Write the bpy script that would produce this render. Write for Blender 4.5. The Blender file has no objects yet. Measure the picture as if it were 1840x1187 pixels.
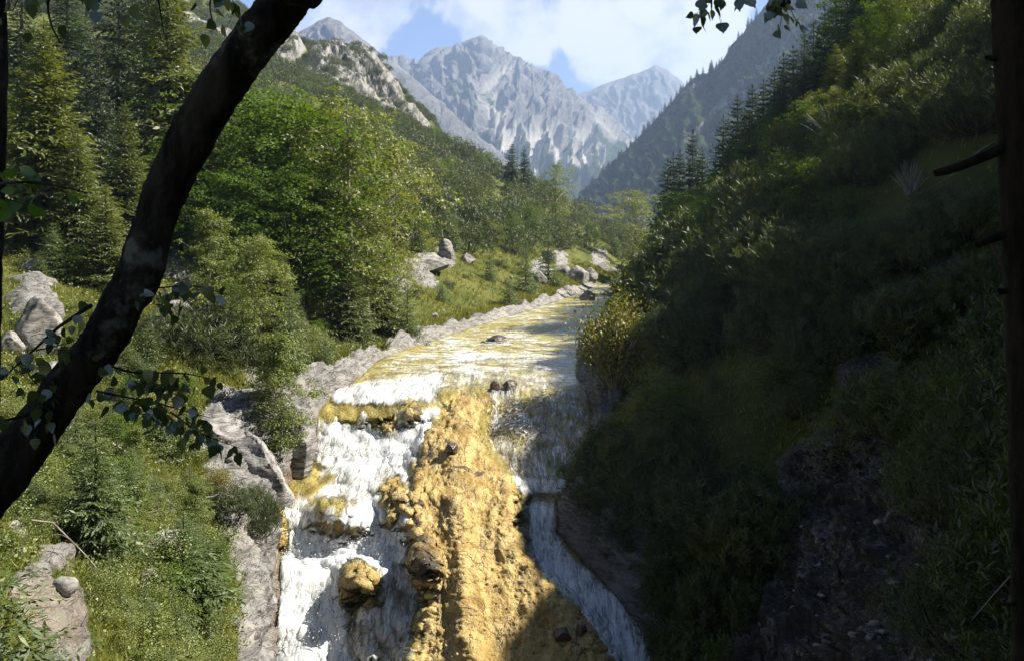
import bpy, math, random
import numpy as np
from mathutils import Vector, Matrix

random.seed(7)
RS = np.random.RandomState(11)
SC = bpy.context.scene
COL = SC.collection
F = 1767.0      # focal length, in pixels of the 1840 wide photograph
HY = 430.0      # eye level
CX = 920.0

# ------------------------------------------------------------------ camera
cam_data = bpy.data.cameras.new('camera')
cam = bpy.data.objects.new('camera', cam_data)
COL.objects.link(cam)
cam.location = (0, 0, 0)
cam.rotation_euler = (math.pi / 2, 0, 0)
cam_data.sensor_width = 36.0
cam_data.lens = 36.0 * F / 1840.0
cam_data.shift_y = -(593.5 - HY) / 1840.0
cam_data.clip_start = 0.1
cam_data.clip_end = 20000
SC.camera = cam

# ------------------------------------------------------------------ sun and sky
SUN_AZ = math.radians(9)      # measured from +X towards +Y
SUN_EL = math.radians(46.5)
SUN = Vector((math.cos(SUN_EL) * math.cos(SUN_AZ), math.cos(SUN_EL) * math.sin(SUN_AZ), math.sin(SUN_EL)))
sl = bpy.data.lights.new('sun', 'SUN')
sl.energy = 5.0
sl.angle = math.radians(0.53)
sl.color = (1.0, 0.93, 0.80)
so = bpy.data.objects.new('sun', sl)
COL.objects.link(so)
so.rotation_euler = (-SUN).to_track_quat('-Z', 'Y').to_euler()

SC.view_settings.view_transform = 'Standard'
SC.view_settings.look = 'None'
SC.view_settings.gamma = 1.0
SC.view_settings.exposure = 1.6
SC.view_settings.use_curve_mapping = False

world = bpy.data.worlds.new('World')
SC.world = world
world.use_nodes = True
wn = world.node_tree.nodes
wl = world.node_tree.links
wn.clear()


def N(nt, typ, **kw):
    n = nt.nodes.new(typ)
    for k, v in kw.items():
        if k.startswith('i_'):
            n.inputs[int(k[2:])].default_value = v
        else:
            setattr(n, k, v)
    return n


def math_node(nt, op, a, b=None, c=None, clamp=False):
    n = nt.nodes.new('ShaderNodeMath')
    n.operation = op
    n.use_clamp = clamp
    for i, v in enumerate((a, b, c)):
        if v is None:
            continue
        if isinstance(v, (int, float)):
            n.inputs[i].default_value = v
        else:
            nt.links.new(v, n.inputs[i])
    return n.outputs[0]


def maprange(nt, v, a, b, c=0.0, d=1.0, smooth=True):
    n = nt.nodes.new('ShaderNodeMapRange')
    n.interpolation_type = 'SMOOTHSTEP' if smooth else 'LINEAR'
    nt.links.new(v, n.inputs[0])
    for i, x in enumerate((a, b, c, d)):
        n.inputs[i + 1].default_value = x
    return n.outputs[0]


def mixcol(nt, f, a, b, blend='MIX'):
    n = nt.nodes.new('ShaderNodeMix')
    n.data_type = 'RGBA'
    n.blend_type = blend
    for sock, v in ((n.inputs[0], f), (n.inputs[6], a), (n.inputs[7], b)):
        if isinstance(v, (int, float)):
            sock.default_value = v
        elif isinstance(v, (tuple, list)):
            sock.default_value = (v[0], v[1], v[2], 1)
        else:
            nt.links.new(v, sock)
    return n.outputs[2]


def noise(nt, vec, scale, detail=4, rough=0.55, dist=0.0):
    n = nt.nodes.new('ShaderNodeTexNoise')
    n.inputs['Scale'].default_value = scale
    n.inputs['Detail'].default_value = detail
    n.inputs['Roughness'].default_value = rough
    n.inputs['Distortion'].default_value = dist
    if vec is not None:
        nt.links.new(vec, n.inputs['Vector'])
    return n.outputs[0]


wt = world.node_tree
sky = N(wt, 'ShaderNodeTexSky', sky_type='NISHITA', sun_disc=False)
sky.sun_elevation = SUN_EL
sky.sun_rotation = math.pi / 2 - SUN_AZ
sky.altitude = 1000
sky.air_density = 0.5
sky.dust_density = 0.3
sky.ozone_density = 1.6
tc = N(wt, 'ShaderNodeTexCoord')
gen = tc.outputs['Generated']
n1 = noise(wt, gen, 7.5, 10, 0.60, 0.3)
n2 = noise(wt, gen, 2.2, 2, 0.5)
dens = math_node(wt, 'ADD', math_node(wt, 'MULTIPLY_ADD', n1, 2.7, -0.87), math_node(wt, 'MULTIPLY', math_node(wt, 'SUBTRACT', n2, 0.5), 0.5))


def direction(px, py):
    return Vector(((px - CX) / F, 1, (HY - py) / F)).normalized()


# cumulus masses over the valley, given by the compass direction they stand in: (direction, radius, weight)
for (px, py, r, wgt) in ((1000, 10, .09, .30), (1180, 50, .09, .34), (900, 0, .06, .26), (650, 15, .06, .34), (570, 60, .045, .34), (1290, 90, .05, .15),
                         (1240, 145, .016, .25), (1090, 100, .035, .1), (1330, 40, .05, .1),
                         (775, 45, .035, -.34), (730, 100, .03, -.2), (1015, 125, .03, -.22), (1190, 130, .02, -.12), (1385, 5, .03, -.14)):
    vd = N(wt, 'ShaderNodeVectorMath', operation='DISTANCE')
    wl.new(gen, vd.inputs[0])
    vd.inputs[1].default_value = direction(px, py)
    m = maprange(wt, vd.outputs['Value'], r * 1.7, 0.0, 0.0, wgt * 1.15)
    dens = math_node(wt, 'ADD', dens, m)
sepy = wt.nodes.new('ShaderNodeSeparateXYZ')
wl.new(gen, sepy.inputs[0])
dens = math_node(wt, 'SUBTRACT', dens, maprange(wt, sepy.outputs[2], 0.28, 0.6, 0.0, 0.35))
cmask = maprange(wt, dens, 0.52, 0.70)
n3 = noise(wt, gen, 13.0, 6, 0.6)
ccol = mixcol(wt, maprange(wt, math_node(wt, 'ADD', n3, math_node(wt, 'MULTIPLY', dens, 0.25)), 0.60, 0.80), (3.9, 4.3, 5.3), (6.9, 6.8, 6.8))
sepz = wt.nodes.new('ShaderNodeSeparateXYZ')
wl.new(gen, sepz.inputs[0])
up_ = sepz.outputs[2]
skyc = mixcol(wt, maprange(wt, up_, 0.0, 0.45, 0.75, 0.0), sky.outputs[0], (1.0, 2.3, 6.0))
allc = mixcol(wt, math_node(wt, 'MULTIPLY', cmask, 0.96), skyc, ccol)
bg = N(wt, 'ShaderNodeBackground')
wl.new(allc, bg.inputs[0])
bg.inputs[1].default_value = 0.05
wo = N(wt, 'ShaderNodeOutputWorld')
wl.new(bg.outputs[0], wo.inputs[0])

# ------------------------------------------------------------------ numpy noise
PERM = RS.permutation(512).astype(np.int64)
GR = RS.normal(size=(512, 3))
GR /= np.linalg.norm(GR, axis=1)[:, None]


def perlin(p):
    p = np.asarray(p, dtype=np.float64)
    i = np.floor(p).astype(np.int64)
    f = p - i
    u = f * f * f * (f * (f * 6 - 15) + 10)
    out = 0
    for dx in (0, 1):
        for dy in (0, 1):
            for dz in (0, 1):
                h = PERM[(i[..., 0] + dx) & 511]
                h = PERM[(h + i[..., 1] + dy) & 511]
                h = PERM[(h + i[..., 2] + dz) & 511]
                g = GR[h]
                d = g[..., 0] * (f[..., 0] - dx) + g[..., 1] * (f[..., 1] - dy) + g[..., 2] * (f[..., 2] - dz)
                w = (u[..., 0] if dx else 1 - u[..., 0]) * (u[..., 1] if dy else 1 - u[..., 1]) * (u[..., 2] if dz else 1 - u[..., 2])
                out = out + d * w
    return out * 1.5


def fbm(p, octv=4, gain=0.5, lac=2.03, ridged=False):
    a, s, out = 1.0, 1.0, 0
    tot = 0
    for k in range(octv):
        n = perlin(np.asarray(p) * s + 17.3 * k)
        if ridged:
            n = 1 - 2 * np.abs(n)
        out = out + a * n
        tot += a
        a *= gain
        s *= lac
    return out / tot


def sstep(a, b, x):
    t = np.clip((x - a) / (b - a), 0, 1)
    return t * t * (3 - 2 * t)


def poly_mask(px, py, poly, soft):
    """soft inside mask of a polygon, positive inside"""
    d2 = np.full(px.shape, 1e18)
    inside = np.zeros(px.shape, bool)
    n = len(poly)
    for k in range(n):
        x0, y0 = poly[k]
        x1, y1 = poly[(k + 1) % n]
        ex, ey = x1 - x0, y1 - y0
        t = np.clip(((px - x0) * ex + (py - y0) * ey) / (ex * ex + ey * ey + 1e-9), 0, 1)
        d2 = np.minimum(d2, (px - x0 - t * ex) ** 2 + (py - y0 - t * ey) ** 2)
        c = ((y0 > py) != (y1 > py)) & (px < (x1 - x0) * (py - y0) / (y1 - y0 + 1e-12) + x0)
        inside ^= c
    d = np.sqrt(d2) * np.where(inside, 1, -1)
    return sstep(-soft, soft, d)


# ------------------------------------------------------------------ mesh helpers
def mesh_np(name, V, Fc, attrs=None, smooth=False, mats=None, mat_idx=None):
    V = np.ascontiguousarray(V, dtype=np.float32)
    Fc = np.ascontiguousarray(Fc, dtype=np.int32)
    me = bpy.data.meshes.new(name)
    nf, k = Fc.shape
    me.vertices.add(len(V))
    me.vertices.foreach_set('co', V.ravel())
    me.loops.add(nf * k)
    me.loops.foreach_set('vertex_index', Fc.ravel())
    me.polygons.add(nf)
    me.polygons.foreach_set('loop_start', np.arange(nf, dtype=np.int32) * k)
    me.polygons.foreach_set('loop_total', np.full(nf, k, dtype=np.int32))
    if smooth:
        me.polygons.foreach_set('use_smooth', np.ones(nf, dtype=bool))
    for m in (mats or []):
        me.materials.append(m)
    if mat_idx is not None:
        me.polygons.foreach_set('material_index', np.ascontiguousarray(mat_idx, dtype=np.int32))
    me.update(calc_edges=True)
    for an, av in (attrs or {}).items():
        av = np.ascontiguousarray(av, dtype=np.float32)
        if av.ndim == 1:
            a = me.attributes.new(an, 'FLOAT', 'POINT')
            a.data.foreach_set('value', av)
        else:
            a = me.attributes.new(an, 'FLOAT_VECTOR', 'POINT')
            a.data.foreach_set('vector', av.ravel())
    return me


def link(name, me, parent=None, loc=None):
    o = bpy.data.objects.new(name, me)
    COL.objects.link(o)
    if parent is not None:
        o.parent = parent
    if loc is not None:
        o.location = loc
    return o


def tag(o, label=None, cat=None, group=None, kind=None):
    if label:
        o['label'] = label
    if cat:
        o['category'] = cat
    if group:
        o['group'] = group
    if kind:
        o['kind'] = kind
    return o


def grid_faces(nr, nc, keep=None):
    idx = np.arange(nr * nc).reshape(nr, nc)
    q = np.stack([idx[:-1, :-1], idx[1:, :-1], idx[1:, 1:], idx[:-1, 1:]], -1).reshape(-1, 4)
    if keep is not None:
        k = keep[:-1, :-1] | keep[1:, :-1] | keep[1:, 1:] | keep[:-1, 1:]
        q = q[k.ravel()]
    return q


def compact(V, Fc, attrs):
    used = np.unique(Fc)
    mp = np.full(len(V), -1)
    mp[used] = np.arange(len(used))
    return V[used], mp[Fc], {k: v[used] for k, v in attrs.items()}


def grid_normals(P):
    du = np.gradient(P, axis=1)
    dv = np.gradient(P, axis=0)
    n = np.cross(dv, du)
    n /= np.linalg.norm(n, axis=2)[..., None] + 1e-12
    s = np.sign(n[..., 2:3])
    return n * np.where(s == 0, 1, s)


def unproj(px, py, Y):
    px = np.asarray(px, float); py = np.asarray(py, float); Y = np.asarray(Y, float)
    return (px - CX) / F * Y, Y, (HY - py) / F * Y


# ------------------------------------------------------------------ materials
def new_mat(name):
    m = bpy.data.materials.new(name)
    m.use_nodes = True
    m.node_tree.nodes.clear()
    return m, m.node_tree


def out_surface(nt, sh, disp=None):
    o = nt.nodes.new('ShaderNodeOutputMaterial')
    nt.links.new(sh, o.inputs[0])


def principled(nt, col, rough=0.9, spec=0.2, normal=None):
    b = nt.nodes.new('ShaderNodeBsdfPrincipled')
    for sock, v in (('Base Color', col), ('Roughness', rough), ('Specular IOR Level', spec)):
        if isinstance(v, (int, float)):
            b.inputs[sock].default_value = v
        elif isinstance(v, (tuple, list)):
            b.inputs[sock].default_value = (v[0], v[1], v[2], 1)
        else:
            nt.links.new(v, b.inputs[sock])
    if normal is not None:
        nt.links.new(normal, b.inputs['Normal'])
    return b.outputs[0]


def bump(nt, h, strength=0.5, dist=0.1):
    b = nt.nodes.new('ShaderNodeBump')
    b.inputs['Strength'].default_value = strength
    b.inputs['Distance'].default_value = dist
    nt.links.new(h, b.inputs['Height'])
    return b.outputs[0]


def attr(nt, name, vec=False):
    a = nt.nodes.new('ShaderNodeAttribute')
    a.attribute_name = name
    return a.outputs['Vector'] if vec else a.outputs['Fac']


def geo_pos(nt):
    return nt.nodes.new('ShaderNodeNewGeometry').outputs['Position']


def scaled(nt, vec, s):
    n = nt.nodes.new('ShaderNodeMapping')
    nt.links.new(vec, n.inputs[0])
    n.inputs['Scale'].default_value = s
    return n.outputs[0]


def leaf_mat(name, c1, c2, trans=0.45, trans_tint=(1.25, 1.1, 0.45), spec=0.05, rough=0.6, patch=0.6):
    """leaf or needle surface: colour drifts from clump to clump and from one plant to the next"""
    m, nt = new_mat(name)
    oi = nt.nodes.new('ShaderNodeObjectInfo')
    tcn = nt.nodes.new('ShaderNodeTexCoord')
    n = noise(nt, tcn.outputs['Object'], patch, 3, 0.6)
    fac = math_node(nt, 'ADD', math_node(nt, 'MULTIPLY', oi.outputs['Random'], 0.55), math_node(nt, 'MULTIPLY', maprange(nt, n, 0.3, 0.7), 0.45))
    col = mixcol(nt, fac, c1, c2)
    g = nt.nodes.new('ShaderNodeNewGeometry')
    isl = math_node(nt, 'MULTIPLY_ADD', g.outputs['Random Per Island'], 0.6, 0.7)
    vm = nt.nodes.new('ShaderNodeVectorMath'); vm.operation = 'SCALE'
    nt.links.new(col, vm.inputs[0]); nt.links.new(isl, vm.inputs['Scale'])
    col = vm.outputs[0]
    d = nt.nodes.new('ShaderNodeBsdfDiffuse')
    nt.links.new(col, d.inputs[0])
    t = nt.nodes.new('ShaderNodeBsdfTranslucent')
    tm = mixcol(nt, 1.0, col, trans_tint, 'MULTIPLY')
    nt.links.new(tm, t.inputs[0])
    mx = nt.nodes.new('ShaderNodeMixShader'); mx.inputs[0].default_value = trans
    nt.links.new(d.outputs[0], mx.inputs[1]); nt.links.new(t.outputs[0], mx.inputs[2])
    gl = nt.nodes.new('ShaderNodeBsdfGlossy'); gl.inputs['Roughness'].default_value = rough
    gl.inputs['Color'].default_value = (1, 1, 1, 1)
    m2 = nt.nodes.new('ShaderNodeMixShader'); m2.inputs[0].default_value = spec
    nt.links.new(mx.outputs[0], m2.inputs[1]); nt.links.new(gl.outputs[0], m2.inputs[2])
    out_surface(nt, m2.outputs[0])
    return m


def bark_mat(name, c1, c2, scale=6.0, spots=None):
    m, nt = new_mat(name)
    tcn = nt.nodes.new('ShaderNodeTexCoord')
    v = scaled(nt, tcn.outputs['Object'], (1, 1, 0.25))
    n = noise(nt, v, scale, 6, 0.65, 0.4)
    col = mixcol(nt, maprange(nt, n, 0.35, 0.65), c1, c2)
    if spots:
        n4 = noise(nt, tcn.outputs['Object'], scale * 0.35, 5, 0.65)
        col = mixcol(nt, maprange(nt, n4, 0.55, 0.68), col, spots)
    out_surface(nt, principled(nt, col, 0.95, 0.1, bump(nt, n, 0.9, 0.05)))
    return m


# ------------------------------------------------------------------ the river's long profile (photo row -> distance)
def T(tab):
    a = np.array(tab, float)
    return a[:, 0], a[:, 1]


PL = T([(455, 520), (462, 330), (470, 250), (480, 190), (495, 155), (505, 135), (520, 120), (540, 100), (560, 86), (580, 76), (600, 68), (620, 62), (650, 54), (680, 48.3), (705, 45.2), (742, 42.6),
        (752, 42.2), (828, 40.8), (845, 40.2), (905, 36.9), (925, 36.3), (1010, 35.1), (1030, 34.4), (1187, 32.2), (1350, 30.2)])
PC = T([(455, 520), (462, 330), (470, 250), (480, 190), (495, 155), (505, 135), (520, 120), (540, 100), (560, 86), (580, 76), (600, 68), (620, 62), (650, 54), (680, 48.3), (700, 45.8), (800, 40.0), (900, 36.0), (1000, 33.4), (1100, 31.7), (1187, 30.3), (1350, 28.2)])
PR = T([(455, 520), (462, 330), (470, 250), (480, 190), (495, 155), (505, 135), (520, 120), (540, 100), (560, 86), (580, 76), (600, 68), (620, 62), (650, 54), (680, 48.3), (700, 45.8), (716, 44.9), (868, 40.0), (885, 39.7), (905, 39.0), (930, 38.2), (1060, 35.2), (1170, 32.7), (1350, 30.0)])
EL = T([(455, 1180), (470, 1150), (480, 1145), (495, 1120), (505, 1098), (520, 1060), (540, 1008), (560, 950), (580, 885), (600, 825), (620, 765), (640, 705), (655, 672), (680, 645), (705, 598), (742, 566),
        (828, 560), (870, 515), (905, 492), (1020, 500), (1187, 488), (1350, 470)])
ER = T([(455, 1260), (470, 1215), (480, 1200), (495, 1190), (505, 1180), (520, 1170), (540, 1125), (580, 1075), (620, 1045), (680, 1040), (720, 1065), (800, 1072), (870, 1052), (900, 1008), (960, 1008), (1050, 1092), (1120, 1150), (1187, 1188), (1350, 1230)])


def edge_at(Y, prof, edge):
    py = np.interp(Y, prof[1][::-1], prof[0][::-1])
    px = np.interp(py, edge[0], edge[1])
    return (px - CX) / F * Y, (HY - py) / F * Y


# cross sections of the valley: per distance five points up the left side and five up the right
NEAR = {  # world x, z
    1.5: [(-60, 14), (-25, 4), (-12, 0), (-6, -1.5), (-3, -1.7), (-2, -1.7), (2, -1.7), (3, -1.7), (6, -1), (12, 4), (25, 16), (60, 50)],
    5: [(-60, 12), (-25, 3), (-12, -2), (-7, -3.2), (-4, -3.6), (-3, -3.8), (3, -3.8), (4, -3.6), (6, -2), (12, 3.5), (25, 16), (60, 50)],
    10: [(-60, 9), (-25, 0.5), (-12, -4), (-7.5, -6), (-5.5, -7.4), (-4, -8), (4, -8), (5, -7.5), (6.5, -5.6), (10, -1), (22, 12), (60, 48)],
    14: [(-60, 10), (-24, 0), (-12, -4.2), (-7.3, -6.3), (-5.4, -9), (-4.5, -11), (4, -11), (5.2, -9.5), (7.5, -6.5), (11, -2.5), (22, 10), (60, 48)],
    18: [(-60, 12), (-23, 0), (-11, -5), (-8, -6.9), (-6, -9.4), (-5, -13), (4, -13), (5.5, -11), (8.8, -7.6), (12, -3.6), (20, 9), (42, 38)],
    25: [(-60, 14), (-24, 0), (-12, -6.2), (-9.3, -8.2), (-7.4, -11), (-6.5, -15), (3.8, -15), (5.2, -13.8), (8.2, -10.2), (12.8, -4.8), (21, 7.5), (42, 36)],  # outer right points, out of view, raised to put the near slope in shade
}
FAR = {  # photo px, py
    33: [(-1200, 230), (-500, 560), (0, 705), (270, 830), (405, 960), None, None, (1290, 1090), (1500, 840), (1840, 480), (2400, -100), (3000, -1050)],  # last right point lies out of view, steepened so it shades the slope below
    38: [(-1000, 200), (-400, 450), (0, 575), (280, 680), (425, 770), None, None, (1110, 830), (1300, 690), (1500, 480), (1840, 140), (2733, -965)],
    44: [(-900, 150), (-300, 400), (150, 530), (370, 600), (520, 672), None, None, (1130, 715), (1300, 560), (1500, 350), (1840, 20), (3200, -1300)],
    54: [(-800, 100), (-200, 350), (200, 475), (420, 540), (620, 632), None, None, (1120, 615), (1300, 450), (1500, 260), (1840, -60), (3000, -1200)],
    70: [(-700, 60), (-200, 260), (200, 385), (520, 488), (740, 580), None, None, (1135, 565), (1300, 410), (1500, 220), (1840, -100), (2900, -1100)],
    90: [(-700, 0), (0, 185), (300, 295), (620, 405), (900, 540), None, None, (1160, 528), (1300, 385), (1500, 190), (1840, -130), (2700, -1000)],
    130: [(-600, -40), (100, 115), (500, 262), (800, 385), (1010, 492), None, None, (1195, 482), (1260, 410), (1380, 285), (1600, 80), (2400, -700)],
    180: [(-600, -80), (200, 90), (500, 195), (800, 315), (1090, 455), None, None, (1210, 462), (1260, 405), (1380, 290), (1600, 120), (2300, -500)],
    250: [(-600, -100), (300, 58), (600, 170), (790, 262), (1130, 425), None, None, (1240, 450), (1290, 410), (1380, 350), (1600, 220), (2300, -200)],
    330: [(-600, -160), (250, 20), (560, 158), (745, 262), (960, 405), None, None, (1280, 445), (1330, 420), (1400, 390), (1600, 300), (2300, 0)],
    385: [(-600, -330), (270, -90), (540, 66), (660, 84), (860, 330), None, None, (1300, 440), (1350, 420), (1420, 400), (1600, 350), (2300, 100)],
    400: [(-600, -330), (270, -90), (520, 74), (650, 110), (860, 350), None, None, (1300, 440), (1350, 420), (1420, 400), (1600, 350), (2300, 100)],
    520: [(-600, 100), (270, 250), (540, 380), (700, 440), (860, 450), None, None, (1300, 450), (1350, 445), (1420, 440), (1600, 430), (2300, 400)],
}
st = []
for Y, nd in NEAR.items():
    st.append((Y, np.array(nd, float)))
for Y, nd in FAR.items():
    a = []
    for j, p in enumerate(nd):
        if p is None:
            a.append(edge_at(Y, PL, EL) if j == 5 else edge_at(Y, PR, ER))
        else:
            a.append(((p[0] - CX) / F * Y, (HY - p[1]) / F * Y))
    st.append((Y, np.array(a, float)))
SY = np.array([s[0] for s in st])
SN = np.array([s[1] for s in st])            # stations x 12 x 2
LY = np.linspace(math.log(1.5), math.log(520), 700)
TAB = np.zeros((700, 12, 2))
for j in range(12):
    for c in range(2):
        TAB[:, j, c] = np.interp(LY, np.log(SY), SN[:, j, c])
ker = np.hanning(25); ker /= ker.sum()
TS = TAB.copy()
for j in range(12):
    for c in range(2):
        v = np.pad(TAB[:, j, c], 12, mode='edge')
        TS[:, j, c] = np.convolve(v, ker, 'valid')
TAB = TS
ex, ez = edge_at(np.exp(LY), PL, EL)
rx, rz = edge_at(np.exp(LY), PR, ER)
wgt = sstep(math.log(28), math.log(32), LY)
TAB[:, 5, 0] = TAB[:, 5, 0] * (1 - wgt) + ex * wgt
TAB[:, 5, 1] = TAB[:, 5, 1] * (1 - wgt) + ez * wgt
TAB[:, 6, 0] = TAB[:, 6, 0] * (1 - wgt) + rx * wgt
TAB[:, 6, 1] = TAB[:, 6, 1] * (1 - wgt) + rz * wgt
for j in (4, 3, 2, 1, 0):
    TAB[:, j, 0] = np.minimum(TAB[:, j, 0], TAB[:, j + 1, 0] - 0.25)
for j in (7, 8, 9, 10, 11):
    TAB[:, j, 0] = np.maximum(TAB[:, j, 0], TAB[:, j - 1, 0] + 0.25)


def nodes_at(Y):
    l = np.log(np.clip(Y, 1.5, 520))
    k = (l - LY[0]) / (LY[1] - LY[0])
    i = int(np.clip(math.floor(k), 0, 698))
    f = k - i
    return TAB[i] * (1 - f) + TAB[i + 1] * f


def H(x, Y):
    nd = nodes_at(Y)
    return float(np.interp(x, nd[:, 0], nd[:, 1]))


# terrain grid
counts = [14, 50, 80, 90, 90, 10, 46, 84, 76, 36, 12]
UU = []
for j, c in enumerate(counts):
    UU += [j + k / c for k in range(c)]
UU.append(11.0)
UU = np.array(UU)
ys = [1.5]
while ys[-1] < 520:
    y = ys[-1]
    step = 0.03 if y < 12 else (0.016 if y < 27 else (0.0045 if y < 48 else (0.0085 if y < 140 else (0.010 if y < 325 else (0.0036 if y < 400 else .012)))))
    ys.append(y * (1 + step))
ys = np.array(ys)
NR, NC = len(ys), len(UU)
P = np.zeros((NR, NC, 3))
ji = np.clip(np.floor(UU).astype(int), 0, 10)
jf = UU - ji
for r, y in enumerate(ys):
    nd = nodes_at(y)
    q = nd[ji] * (1 - jf)[:, None] + nd[ji + 1] * jf[:, None]
    P[r, :, 0] = q[:, 0]; P[r, :, 1] = y; P[r, :, 2] = q[:, 1]
inr = (UU > 5.0) & (UU < 6.0)
chan = np.sin(np.clip(UU - 5, 0, 1) * math.pi) ** 0.5
P[:, :, 2] -= (chan * inr)[None, :] * 1.3
# soften creases across the section
for it in range(3):
    Q = P.copy()
    Q[:, 1:-1, 2] = (P[:, :-2, 2] + 2 * P[:, 1:-1, 2] + P[:, 2:, 2]) / 4
    P = Q
NRM = grid_normals(P)
PX = CX + P[..., 0] / P[..., 1] * F
PY = HY - P[..., 2] / P[..., 1] * F
U2 = np.broadcast_to(UU, (NR, NC))
Y2 = P[..., 1]
steep = 1 - NRM[..., 2]
nlow = fbm(P * 0.11, 3)
nmid = fbm(P * 0.45 + 40, 4)
# rock exposure
bank_l = sstep(4.0, 4.3, U2 - 0.28 * sstep(46, 54, Y2) + 0.55 * nmid + 0.5 * nlow + 0.55 * sstep(46, 37, Y2) * sstep(30, 33, Y2)) * sstep(5.4, 5.0, U2)
bank_l *= sstep(150, 100, Y2)
far_bank = sstep(60, 75, Y2)
bank_l *= 1 - far_bank * (1 - sstep(4.55, 4.8, U2 + 0.25 * nmid))
bank_r = sstep(7.0, 6.6, U2 + 0.4 * nmid) * sstep(5.6, 6.0, U2)
rock = np.maximum(bank_l, bank_r)


def world_spot(px, py, r, soft=0.5):
    return sstep(r * (1 + soft), r * (1 - soft), np.hypot(PX - px, (PY - py)) + 60 * nmid * min(1, r / 40))


for (px, py, r, a) in ((60, 540, 38, 1), (85, 575, 26, 1), (325, 492, 34, 1), (95, 1105, 60, 1), (60, 1040, 45, .8), (110, 1160, 50, .9), (760, 490, 26, .9), (800, 470, 20, .8), (715, 520, 22, .7),
                       (970, 490, 20, .9), (1000, 470, 20, .7), (1075, 465, 15, .8), (270, 1000, 26, .8), (200, 880, 22, .7), (190, 940, 18, .6), (430, 590, 20, .5), (460, 660, 30, .5), (350, 800, 30, .5)):
    rock = np.maximum(rock, a * world_spot(px, py, r) * (U2 < 5))
# scree and bare rock on the shaded side
scree = poly_mask(PX, PY, [(1320, 1187), (1400, 1050), (1430, 930), (1400, 840), (1500, 760), (1520, 650), (1600, 640), (1640, 720), (1640, 820), (1760, 930), (1800, 1187), (1760, 1400), (1300, 1400)], 40) * (U2 > 6.5)
scree2 = poly_mask(PX, PY, [(1650, 450), (1740, 470), (1790, 560), (1760, 640), (1700, 560)], 30) * (U2 > 6.5)
scree = np.maximum(scree, 0.8 * scree2)
scree *= sstep(-0.75, -0.25, nmid + 0.3)
scree *= sstep(60, 50, Y2)
rock = np.maximum(rock, scree)
# distant crag of the left ridge
rB = fbm(np.stack([P[..., 0] * 0.03, P[..., 1] * 0.02, P[..., 2] * 0.03], -1), 4)
crag = poly_mask(PX, PY, [(560, 95), (600, 78), (655, 95), (690, 140), (725, 190), (770, 240), (745, 262), (690, 225), (640, 185), (560, 170), (545, 130)], 18)
crag2 = poly_mask(PX, PY, [(480, 60), (530, 70), (545, 100), (520, 125), (480, 110)], 14)
crag3 = np.maximum(poly_mask(PX, PY, [(300, 30), (400, 55), (430, 80), (370, 72), (300, 45)], 9), poly_mask(PX, PY, [(330, 80), (380, 96), (345, 98)], 6))
crag = np.maximum(np.maximum(crag, crag2), 0.85 * crag3) * (Y2 > 280)
crag = crag * sstep(-0.35, 0.0, rB + 0.15) * (U2 < 5)
rock = np.clip(np.maximum(rock, crag), 0, 1)
# displacement: soft tussocks on soil, tilted slabs on rock
sl1 = fbm(np.stack([P[..., 0] * 0.4 + P[..., 2] * 0.75, P[..., 1] * 0.33, P[..., 2] * 0.5 - P[..., 0] * 0.35], -1), 5, 0.55, ridged=True)
sl2 = fbm(np.stack([P[..., 0] * 2.2 + P[..., 2] * 3.2, P[..., 1] * 0.9, P[..., 2] * 1.4 - P[..., 0] * 1.2], -1), 4, 0.55, ridged=True)
soil = 0.35 * nmid + 0.10 * fbm(P * 2.1, 3) + 0.8 * nlow * sstep(30, 80, Y2)
farr = fbm(np.stack([P[..., 0] * 0.07 + P[..., 2] * 0.05, P[..., 1] * 0.03, P[..., 2] * 0.05], -1), 6, 0.6, ridged=True)
sl3 = fbm(np.stack([P[..., 0] * 5 + P[..., 2] * 7, P[..., 1] * 3.0, P[..., 2] * 3 - P[..., 0] * 3], -1), 3, 0.6, ridged=True)
disp = soil * (1 - rock) + rock * (0.75 * sl1 + 0.30 * sl2 + 0.09 * sl3) * sstep(12, 25, Y2)
farr2 = fbm(np.stack([P[..., 0] * 0.28 + P[..., 2] * 0.2, P[..., 1] * 0.06, P[..., 2] * 0.16], -1), 4, 0.6, ridged=True)
disp = disp + (Y2 > 280) * (crag * (4.5 * farr + 2.6 * farr2) + 2.0 * nlow)
disp *= 1 - 0.85 * inr[None, :]
disp *= 0.3 + 0.7 * sstep(0.0, 0.35, np.minimum(np.abs(U2 - 5), np.abs(U2 - 6)))
fade = sstep(2, 14, Y2)
BASE = P.copy()
P = P + NRM * (disp * fade)[..., None]
GX = P[..., 0].copy(); GZ = P[..., 2].copy()


def ground(x, y):
    """height of the displaced ground under a point"""
    k = np.searchsorted(ys, y) - 1
    k = int(np.clip(k, 0, NR - 2))
    f = (y - ys[k]) / (ys[k + 1] - ys[k])
    f = min(max(f, 0), 1)
    a = np.interp(x, np.maximum.accumulate(GX[k]), GZ[k])
    b = np.interp(x, np.maximum.accumulate(GX[k + 1]), GZ[k + 1])
    return float(a * (1 - f) + b * f)


# closing strip of ground behind the photographer
PB = []
for y, dz in ((-60, 6), (-20, 1.5), (-5, 0.2)):
    row = P[0].copy(); row[:, 1] = y; row[:, 2] += dz; PB.append(row)
PA = np.concatenate([np.array(PB), P], 0)
rk = np.concatenate([np.repeat(rock[:1], 3, 0), rock], 0)
cg = np.concatenate([np.repeat(crag[:1], 3, 0), np.maximum(crag, 0)], 0)
sc_ = np.concatenate([np.repeat(scree[:1], 3, 0), scree], 0)
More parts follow.
